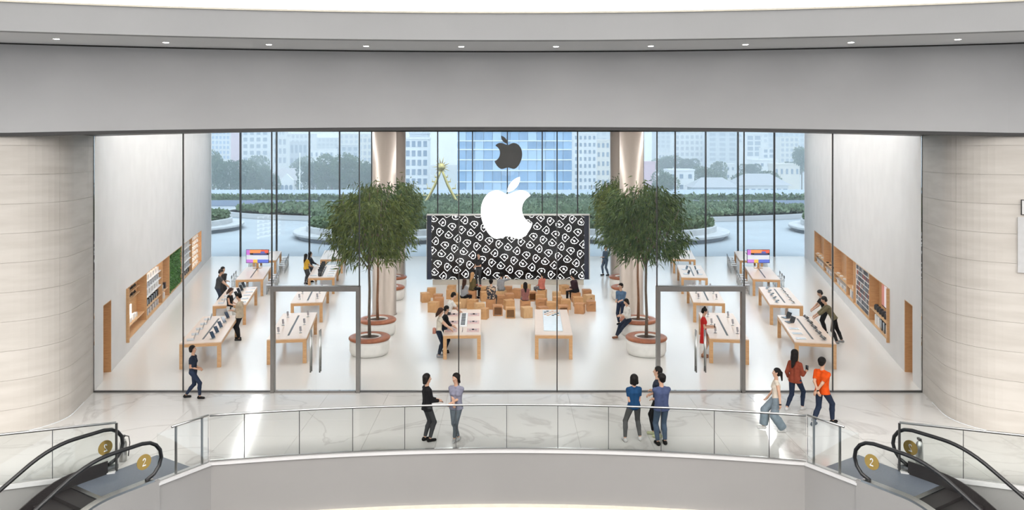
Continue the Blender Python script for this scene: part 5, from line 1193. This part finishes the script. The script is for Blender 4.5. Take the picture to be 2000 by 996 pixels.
# ------------------------------------------------------------------ outside: plaza, planting, city
PAVE = pm('plaza_paving', (.34, .355, .37), .6, (.31, .325, .34), .25)
STON = pm('planter_stone', (.50, .49, .48), .7, (.42, .41, .41), 1.5)
HEDG = pm('hedge_leaf', (.10, .15, .075), .7, (.15, .20, .10), .8)
TREEG = [pm('tree_leaf_a', (.085, .13, .07), .7, (.13, .18, .09), .3), pm('tree_leaf_b', (.06, .105, .065), .7, (.10, .15, .09), .3)]
struct('ground_plaza', 'pale blue-grey paved plaza beyond the rear glass', 'plaza', MB().box(-95, 95, BY, 118, -.5, -.02).mesh('plaza', PAVE))
struct('ground_city', 'low ground of the city beyond the plaza', 'ground', MB().box(-420, 420, 118, 1100, -12.5, -12).mesh('city', pm('city_ground', (.45, .47, .48), .9, (.38, .40, .40), .05)))
def leafy(vs_c, n, leaf, seed, mat, name='foliage'):
    """small leaf blades scattered by a sampler vs_c(r) -> (point, outward)"""
    r = random.Random(seed); b = MB(); V = []; Fc = []
    for _ in range(n):
        p, out = vs_c(r); d = (out + Vector((r.uniform(-1, 1), r.uniform(-1, 1), r.uniform(-.6, 1)))).normalized() * leaf * r.uniform(.6, 1.4)
        s = d.cross(Vector((r.uniform(-1, 1), r.uniform(-1, 1), r.uniform(-1, 1)))); s = s.normalized() * leaf * .45 if s.length > 1e-6 else Vector((leaf * .4, 0, 0))
        o = len(V); V += [p, p + d * .5 + s, p + d, p + d * .5 - s]; Fc.append((o, o + 1, o + 2, o + 3))
    b.add(V, Fc); return b.mesh(name, mat)
def hedge_ring(c, rx, ry, w_, h_, a0, a1, label, n=9000, z0=0, seed=1, group=None):
    t = thing('hedge', label, 'hedge', (c[0], c[1], z0), group=group)
    m = max(12, int(abs(a1 - a0) / .12)); core = MB(); path = [((rx - w_ / 2) * math.cos(a0 + (a1 - a0) * k / m), (ry - w_ / 2) * math.sin(a0 + (a1 - a0) * k / m)) for k in range(m + 1)]
    core.sweep(path, [(-w_ / 2 + .1, 0), (w_ / 2 - .1, 0), (w_ / 2 - .15, h_ - .12), (-w_ / 2 + .15, h_ - .12)]); link('hedge_core', core.mesh('hedge_core', HEDG), t)
    def smp(r):
        a = r.uniform(a0, a1); q = r.uniform(-.5, .5); hh = h_ * (.86 + .14 * math.sin(a * 23) * math.sin(a * 7 + 1)); f = r.random()
        if f < .65: z = hh - r.uniform(0, .12); 
        else: z = r.uniform(0, hh); q = r.choice((-.5, .5))
        return Vector(((rx - w_ / 2 + q * w_) * math.cos(a), (ry - w_ / 2 + q * w_) * math.sin(a), z)), Vector((math.cos(a) * q, math.sin(a) * q, .5))
    o = link('foliage', leafy(smp, n, .28, seed, HEDG), t); o['kind'] = 'stuff'
def round_planter(c, R, label, hl):
    t = thing('round_planter', label, 'planter', (c[0], c[1], -.02))
    link('bench_ledge', MB().ring([(R - 1.1, .30), (R - .05, .30), (R, .35), (R, .50), (R - .05, .55), (R - 1.1, .55)], 72).mesh('bench_ledge', STON, False), t)
    link('base_ring', MB().ring([(R - 1.4, 0), (R - .45, 0), (R - .45, .30), (R - 1.4, .30)], 72).mesh('base_ring', pm('dark_base_stone', (.28, .30, .33), .6)), t)
    link('inner_wall', MB().ring([(R - 1.5, 0), (R - 1.1, 0), (R - 1.1, 1.0), (R - 1.15, 1.05), (R - 1.5, 1.05)], 72).mesh('inner_wall', STON), t)
    link('paved_bed', MB().lathe([(.001, .72), (R - 1.5, .72)], 60).mesh('paved_bed', PAVE), t)
    hedge_ring(c, R - 1.5, R - 1.5, 1.5, .75, 0, 2 * PI, hl, 9000, .75, int(c[0]) + 90)
round_planter((-10.6, 67.5), 8.0, 'round stepped stone planter bench on the plaza behind the tree on the green-plant side', 'low hedge ring in the stone planter behind the trees on the green-plant side')
round_planter((11.2, 67.5), 8.0, 'round stepped stone planter bench on the plaza behind the tree on the phone-case side', 'low hedge ring in the stone planter behind the trees on the phone-case side')
round_planter((-32.3, 72), 7.2, 'round stone planter on the plaza at the green-plant wall end of the rear glass', 'low hedge ring in the planter at the green-plant wall end')
round_planter((33.2, 70), 7.2, 'round stone planter on the plaza at the phone-case wall end of the rear glass', 'low hedge ring in the planter at the phone-case wall end')
# long planting bed
bed = thing('planting_bed', 'long oval stone-edged planting bed across the plaza', 'planting bed', (2, 90, 0))
link('curb', MB().ring([(.985, 0), (1, 0), (1, .5), (.985, .5)], 96).mesh('curb', STON), bed).scale = (35, 12, 1)
link('soil', MB().lathe([(.001, .38), (.984, .38)], 96).mesh('soil', HEDG), bed).scale = (35, 12, 1)
def bedsmp(r):
    a = r.uniform(0, 2 * PI); q = math.sqrt(r.random()) * .98; x, y = 34.3 * q * math.cos(a), 11.6 * q * math.sin(a)
    return Vector((x, y, .35 + .35 * (.5 + .5 * math.sin(x * .9) * math.sin(y * 1.3 + x * .3)) + r.uniform(0, .25))), Vector((0, 0, 1))
o = link('foliage', leafy(bedsmp, 26000, .42, 5, HEDG), bed); o['kind'] = 'stuff'
struct('trim_9', 'low dark stone wall behind the planting bed', 'wall', MB().box(-60, 60, 103, 103.6, 0, .75).mesh('low_wall', pm('blue_stone', (.24, .28, .36), .6)))
hedge = thing('hedge', 'long straight hedge behind the low dark plaza wall', 'hedge', (0, 104.6, 0))
link('hedge_core', MB().box(-58, 58, -.7, .7, 0, 1.0).mesh('hedge_core', HEDG), hedge)
o = link('foliage', leafy(lambda r: (Vector((r.uniform(-58, 58), r.uniform(-.8, .8), r.uniform(.3, 1.15 + .25 * r.random()))), Vector((0, -.3, .6))), 16000, .4, 8, HEDG), hedge); o['kind'] = 'stuff'
FEN = pm('pale_fence', (.62, .68, .76), .4, (.56, .62, .70), .8, stretch=(6, 1, .2)); fp = MB().box(-1.22, 1.22, -.03, .03, .1, 1.75).mesh('fence_panel', FEN); fpo = MB().box(-.05, .05, -.05, .05, 0, 1.85).mesh('post', FEN)
fence = thing('plaza_fence', 'long pale panel fence along the far edge of the plaza', 'fence', (0, 112, -.02))
for k in range(-20, 21):
    link('fence_panel', fp, fence, (k * 2.55, 0, 0)); link('post', fpo, fence, (k * 2.55 + 1.275, 0, 0))
# golden sun sculpture
GLD = pm('gilded_metal', (.62, .50, .20), .35, (.5, .38, .12), 6, metal=.6)
SY = 98.0; c = PX(862, 0, SY)
sg = thing('sun_sculpture', 'tall golden sculpture of two curling arches crowned by a spiky sun', 'sculpture', (c.x, SY, 0))
def sxy(x, y): q = PX(x, y, SY); return (q.x - c.x, 0, q.z)
link('sun_disc', MB().lathe([(.001, -.5), (.35, -.38), (.5, 0), (.35, .38), (.001, .5)], 16, sxy(862, 326)).mesh('sun_disc', GLD, True), sg)
for k in range(14):
    a = 2 * PI * k / 14; p = Vector(sxy(862, 326)); d = Vector((math.cos(a), 0, math.sin(a))); l = 1.15 if k % 2 else .85
    if k == 3 or k == 4: l = 1.35
    link('sun_ray', MB().tube([p + d * .42, p + d * l], [.10, .015], 6).mesh('sun_ray', GLD, True), sg)
for s in (-1, 1):
    arch = [sxy(862 + s * q, y) for q, y in ((1, 332), (5, 342), (12, 360), (20, 376), (28, 390), (36, 402), (40, 412))]
    arch = [Vector(p) for p in arch]; arch[-1].z = max(arch[-1].z, 0); link('arch', MB().tube(arch, [.14, .17, .18, .18, .18, .2, .22], 8).mesh('arch', GLD, True), sg)
    link('arch_foot', MB().tube([arch[-1], (arch[-1].x * 1.05, 0, 0)], .22, 8).mesh('arch_foot', GLD, True), sg)
    for (qx, y, r_) in ((14, 352, .55), (22, 366, .75), (29, 380, .8), (10, 342, .4)):
        p = Vector(sxy(862 + s * (qx - 1), y + 6)); cu = [p + Vector((s * (r_ * .9 * t), 0, r_ * 1.1 * t)) + Vector((s * .25 * r_ * math.sin(t * 5), 0, .3 * r_ * math.cos(t * 5))) for t in [k / 8 for k in range(9)]]
        link('curl', MB().tube(cu, [.10 - .009 * k for k in range(9)], 6).mesh('curl', GLD, True), sg)

# trees beyond the plaza
def far_crown(seed, mat):
    def smp(r):
        k = r.randrange(9); rr = random.Random(seed * 31 + k); cc = Vector((rr.uniform(-.55, .55), rr.uniform(-.5, .5), rr.uniform(.0, .75))); R = rr.uniform(.34, .5)
        d = Vector((r.gauss(0, 1), r.gauss(0, 1), r.gauss(0, 1))).normalized()
        return cc + d * R * r.uniform(.75, 1), d
    return leafy(smp, 5200, .075, seed, mat)
FCR = [far_crown(1, TREEG[0]), far_crown(2, TREEG[1]), far_crown(3, TREEG[0])]
FTR = MB().tube([(0, 0, -1.2), (0, 0, .2)], [.06, .04], 8).mesh('trunk', BARK, True)
def far_tree(x, ytop, ybase, wpx, Y, label, k, group):
    b, tpt = PX(x, ybase, Y), PX(x, ytop, Y); h_ = (tpt.z - b.z); R = wpx / 2 * Y / F
    t = thing('tree', label, 'tree', (b.x, Y, b.z - 1), rnd.uniform(0, 6), group)
    cs = (R / .9, R / .9, h_ / 1.55)
    link('crown', FCR[k % 3], t, (0, 0, 1 + h_ * .35), 0, cs); link('trunk', FTR, t, (0, 0, 1 + h_ * .35), 0, (R / .9, R / .9, (h_ * .35 + 14) / 1.2))
for i, (x, yt, yb, w_, Y) in enumerate(((418, 305, 396, 60, 205), (450, 318, 396, 62, 190), (485, 322, 396, 70, 215), (520, 330, 396, 45, 240), (612, 322, 396, 66, 230), (648, 312, 396, 80, 220), (690, 310, 396, 90, 210), (728, 322, 396, 60, 200), (505, 312, 380, 60, 300), (590, 312, 370, 60, 320))):
    far_tree(x, yt, yb, w_, Y, 'leafy green tree ' + ('under the blue-windowed office tower', 'below the slim pink tower', 'below the white mid-rise with window bands', 'against the verandah side of the white villa', 'just past the gabled end of the villa', 'below the white flat-roofed block', 'near the metal column, broadest of the row', 'partly behind the metal column', 'standing behind the villa on its verandah side', 'standing behind the villa roof')[i], i, 'trees around the white villa')
for i, (x, yt, yb, w_, Y) in enumerate(((1300, 308, 345, 60, 300), (1340, 312, 345, 50, 300), (1398, 322, 372, 50, 260), (1380, 330, 380, 60, 230), (1465, 322, 352, 42, 280), (1500, 340, 390, 60, 230), (1566, 292, 345, 44, 250), (1550, 318, 350, 40, 300), (1452, 345, 395, 70, 210), (1300, 340, 395, 60, 200))):
    far_tree(x, yt, yb, w_, Y, 'dull green tree ' + ('beside the faded pink roof band', 'above the white two-storey house', 'in front of the three-windowed flat house', 'behind the long low shed', 'below the striped white block', 'behind the long terrace roof', 'at the phone-case wall end, tallest there', 'beside the cream low house', 'between the shed and the terrace', 'hidden behind the indoor tree, near the fence')[i], i, 'trees among the white houses')

# buildings
def bmat(n, c, r=.7): return pm('facade_' + n, c, r, tuple(v * .94 for v in c), .15)
WIN = pm('far_window', (.14, .19, .27), .3, (.20, .26, .34), .4); WINB = pm('far_window_blue', (.16, .30, .50), .2, (.24, .40, .60), .3)
def building(x0, x1, yt, yb, Y, label, mat, nx=0, nz=0, winm=None, roof=None, dep=None, fill=.6, name='building', parapet=True):
    a, b = PX(x0, yt, Y), PX(x1, yb, Y); wd = b.x - a.x; z0 = min(b.z, -12) if yb > 380 else b.z; z0 = min(z0, -12.0); z1 = a.z; dep = dep or max(6, wd * .7)
    t = thing(name, label, 'building', ((a.x + b.x) / 2, Y, z0)); hh = z1 - z0
    link('wall', MB().box(-wd / 2, wd / 2, 0, dep, 0, hh).mesh('wall', mat), t)
    if roof == 'hip':
        rh = wd * .22; e_ = wd * .06
        link('roof', MB().add([(-wd / 2 - e_, -e_, hh), (wd / 2 + e_, -e_, hh), (wd / 2 + e_, dep + e_, hh), (-wd / 2 - e_, dep + e_, hh), (-wd * .25, dep / 2, hh + rh), (wd * .25, dep / 2, hh + rh)], [(0, 1, 5, 4), (1, 2, 5), (2, 3, 4, 5), (3, 0, 4), (3, 2, 1, 0)]).mesh('roof', pm('roof_grey_tile', (.36, .36, .38), .8)), t)
    elif parapet: link('parapet', MB().box(-wd / 2 - .15, wd / 2 + .15, -.15, dep + .15, hh, hh + .5).mesh('parapet', mat), t)
    if nx:
        zl = H - (yb - HY) * Y / F - z0; cw, chh = wd / nx, (hh - max(zl, 0)) / nz
        wm = MB().box(-cw * fill / 2, cw * fill / 2, -.12, .05, -chh * fill / 2, chh * fill / 2).mesh('window', winm or WIN)
        for i in range(nx):
            for j in range(nz): link('window', wm, t, (-wd / 2 + cw * (i + .5), 0, max(zl, 0) + chh * (j + .5)))
    return t
WB, CB, PB, GB = bmat('white', (.70, .70, .70)), bmat('cream', (.66, .62, .56)), bmat('pink', (.62, .42, .48)), bmat('grey', (.48, .51, .55))
building(398, 449, 235, 312, 420, 'pale office tower with a grid of blue windows beyond the trees', WB, 7, 8, WINB)
building(451, 470, 230, 316, 400, 'slim pink tower beside the blue-windowed office tower', PB, 0, 0)
building(473, 524, 240, 318, 390, 'white mid-rise with dark window bands beyond the villa trees', WB, 4, 6)
building(526, 560, 268, 322, 480, 'low white block far beyond the villa', WB, 4, 3)
building(566, 600, 278, 330, 430, 'grey flat-roofed block beyond the villa roof', GB, 4, 2)
building(604, 652, 292, 330, 380, 'white flat-roofed block with one small window beyond the villa trees', WB, 5, 2, fill=.4)
building(655, 700, 285, 320, 420, 'grey block with terraces behind the trees near the metal column', GB, 4, 3)
building(700, 726, 268, 318, 520, 'distant pale block above the trees near the metal column', CB, 3, 4)
building(791, 836, 272, 400, 190, 'white office block with square windows beside the golden sculpture', WB, 4, 7, WIN, fill=.62)
building(800, 834, 262, 280, 192.5, 'blue-grey plant room on top of the white office block', GB, 0, 0)
# big glass tower in the middle
TY = 165.0; a, b = PX(893, 240, TY), PX(1117, 424, TY); wd = b.x - a.x
tw_ = thing('glass_tower', 'broad blue glass office tower with thin floor bands in the middle of the view', 'building', ((a.x + b.x) / 2, TY, -12)); hh = a.z + 12
link('core', MB().box(-wd / 2, wd / 2, .2, 16, 0, hh).mesh('core', pm('tower_core', (.30, .38, .48), .6)), tw_)
TG = [pm('tower_glass_%d' % i, c, .15, tuple(v * .8 for v in c), .25) for i, c in enumerate(((.20, .34, .52), (.27, .42, .60), (.36, .50, .66), (.16, .28, .44)))]
rows = [PX(0, y, TY).z + 12 for y in (424, 402, 376, 355, 333, 312, 292, 275, 256, 240)]; ncol = 13; cw = wd / ncol
for z0, z1 in zip(rows[:-1], rows[1:]):
    ms = [MB().box(-cw / 2 + .06, cw / 2 - .06, 0, .2, .12, z1 - z0 - .12).mesh('glass_pane', g) for g in TG]
    for i in range(ncol): link('glass_pane', rnd.choice(ms), tw_, (-wd / 2 + cw * (i + .5), 0, z0))
    link('floor_band', MB().box(-wd / 2, wd / 2, -.15, .2, z0 - .12, z0 + .12).mesh('floor_band', pm('band_pale', (.66, .68, .66), .5)), tw_)
building(1121, 1165, 262, 400, 240, 'pale block with small windows between the glass tower and the column', WB, 5, 10, fill=.5)
building(1165, 1200, 275, 400, 260, 'cream block beside the phone-case side column', CB, 4, 7, fill=.5)
# villa
VYY = 255.0; a, b = PX(516, 352, VYY), PX(592, 396, VYY); wd = b.x - a.x; z0 = -12.0; hh = a.z - z0
vi = thing('villa', 'white colonial villa with arched windows and grey hipped roof', 'building', ((a.x + b.x) / 2, VYY, z0))
link('wall', MB().box(-wd / 2, wd / 2, 0, 11, 0, hh).mesh('wall', WB), vi)
link('roof', MB().add([(-wd / 2 - .6, -.6, hh), (wd / 2 + .6, -.6, hh), (wd / 2 + .6, 11.6, hh), (-wd / 2 - .6, 11.6, hh), (-wd * .2, 5.5, hh + 3.9), (wd * .25, 5.5, hh + 3.9)], [(0, 1, 5, 4), (1, 2, 5), (2, 3, 4, 5), (3, 0, 4), (3, 2, 1, 0)]).mesh('roof', pm('villa_roof', (.42, .40, .41), .8, (.36, .34, .35), 2)), vi)
cg = wd * .1; gw = wd * .36
gab = link('gable_wing', MB().add([(cg - gw / 2, -1.2, 0), (cg + gw / 2, -1.2, 0), (cg + gw / 2, -1.2, hh), (cg, -1.2, hh + 2.2), (cg - gw / 2, -1.2, hh), (cg - gw / 2, .0, 0), (cg + gw / 2, 0, 0), (cg + gw / 2, 0, hh), (cg, 0, hh + 2.2), (cg - gw / 2, 0, hh)], [(0, 1, 2, 3, 4), (9, 8, 7, 6, 5), (0, 5, 6, 1), (1, 6, 7, 2), (2, 7, 8, 3), (3, 8, 9, 4), (4, 9, 5, 0)]).mesh('gable_wing', WB), vi)
def arched(w_, h_): return MB().add([(x, y, z) for y in (-.12, .05) for x, z in [(-w_ / 2, 0), (w_ / 2, 0)] + [(w_ / 2 * math.cos(t), h_ + w_ / 2 * math.sin(t)) for t in [PI * k / 8 for k in range(9)]]], [tuple(range(11)), tuple(range(21, 10, -1))] + [(k, (k + 1) % 11, 11 + (k + 1) % 11, 11 + k) for k in range(11)]).mesh('arched_window', WIN)
AW = arched(1.05, 1.6)
for x in (-1.45, 0, 1.45):
    for z in (hh - 3.6, hh - 6.6): link('arched_window', AW, vi, (cg + x, -1.22, z))
for x in (-wd * .43, -wd * .31, -wd * .19, wd * .42):
    for z in (hh - 3.2, hh - 6.4): link('arched_window', AW, vi, (x, -.02, z))
link('verandah_band', MB().box(-wd / 2 - .3, cg - gw / 2 - .05, -.6, -.13, hh - 4.6, hh - 4.2).mesh('verandah_band', WB), vi)
fpole = PX(585.5, 298, 150); thing('flagpole', 'thin white flagpole rising beside the white villa', 'flagpole', (fpole.x, 150, -12), data=MB().tube([(0, 0, 0), (0, 0, fpole.z + 12)], [.13, .07], 8).mesh('flagpole', WB, True))
# houses and blocks on the phone-case side
for args in ((1258, 1280, 318, 345, 260, 'low building with faded pink roof band beside the phone-case side column', PB, 0, 0), (1286, 1312, 300, 330, 420, 'pale low block far behind the phone-case side tree', WB, 4, 2), (1306, 1356, 334, 396, 205, 'white two-storey house with small windows behind the phone-case side tree', WB, 3, 3, None, None, None, .4),
             (1318, 1376, 262, 318, 560, 'long pale distant block with window bands', WB, 6, 5), (1382, 1440, 258, 316, 540, 'wide distant office block with horizontal bands', GB, 3, 6), (1390, 1436, 322, 352, 300, 'flat white house with three dark windows', WB, 5, 2, None, None, None, .4),
             (1356, 1440, 366, 396, 190, 'long low grey-roofed shed along the plaza edge', GB, 6, 1, None, 'hip'), (1458, 1487, 264, 306, 420, 'white block striped with dark floor bands', WB, 2, 4, None, None, None, .75), (1470, 1520, 314, 345, 290, 'white house with blue sign band among trees', WB, 4, 2, None, None, None, .4),
             (1490, 1512, 290, 320, 380, 'narrow white block behind the blue-sign house', WB, 2, 3), (1512, 1562, 322, 348, 270, 'cream low house near the phone-case wall end', CB, 5, 1, None, None, None, .4), (1524, 1560, 268, 318, 520, 'pale distant block near the phone-case wall end', CB, 4, 5),
             (1440, 1540, 362, 396, 200, 'long white terrace with grey hipped roof along the plaza edge', WB, 8, 1, None, 'hip'), (1280, 1330, 255, 290, 640, 'faint far tower behind the pale blocks', GB, 5, 4), (1440, 1500, 250, 280, 680, 'faint far slab block above the striped block', WB, 6, 3), (1500, 1582, 258, 300, 700, 'broad faint far block near the wall end', GB, 8, 4)):
    building(*args)
for i, (x0, x1, yt, Y) in enumerate(((560, 610, 262, 640), (612, 660, 270, 700), (662, 720, 262, 660), (520, 556, 254, 700), (1120, 1200, 256, 700), (1330, 1400, 258, 720), (1396, 1460, 250, 750))):
    building(x0, x1, yt, 312, Y, ('faint far block on the hazy skyline behind the villa' if i < 4 else 'faint pale far block on the skyline beyond the houses'), (WB, GB, CB)[i % 3], 6, 5)['group'] = 'skyline blocks'
# haze over the city
hz = bpy.data.materials.new('haze'); hz.use_nodes = True; nt = hz.node_tree; nt.nodes.remove(nt.nodes['Principled BSDF'])
vs_ = nt.nodes.new('ShaderNodeVolumeScatter'); vs_.inputs['Color'].default_value = (.86, .93, 1.0, 1); vs_.inputs['Density'].default_value = HAZE
nt.links.new(vs_.outputs[0], nt.nodes['Material Output'].inputs['Volume'])
if HAZE > 0:
    o = link('haze', MB().box(-400, 400, 60, 900, -11.9, 70).mesh('haze', hz)); o['kind'] = 'stuff'; o['label'] = 'thin blue haze lying over the city'; o['category'] = 'haze'
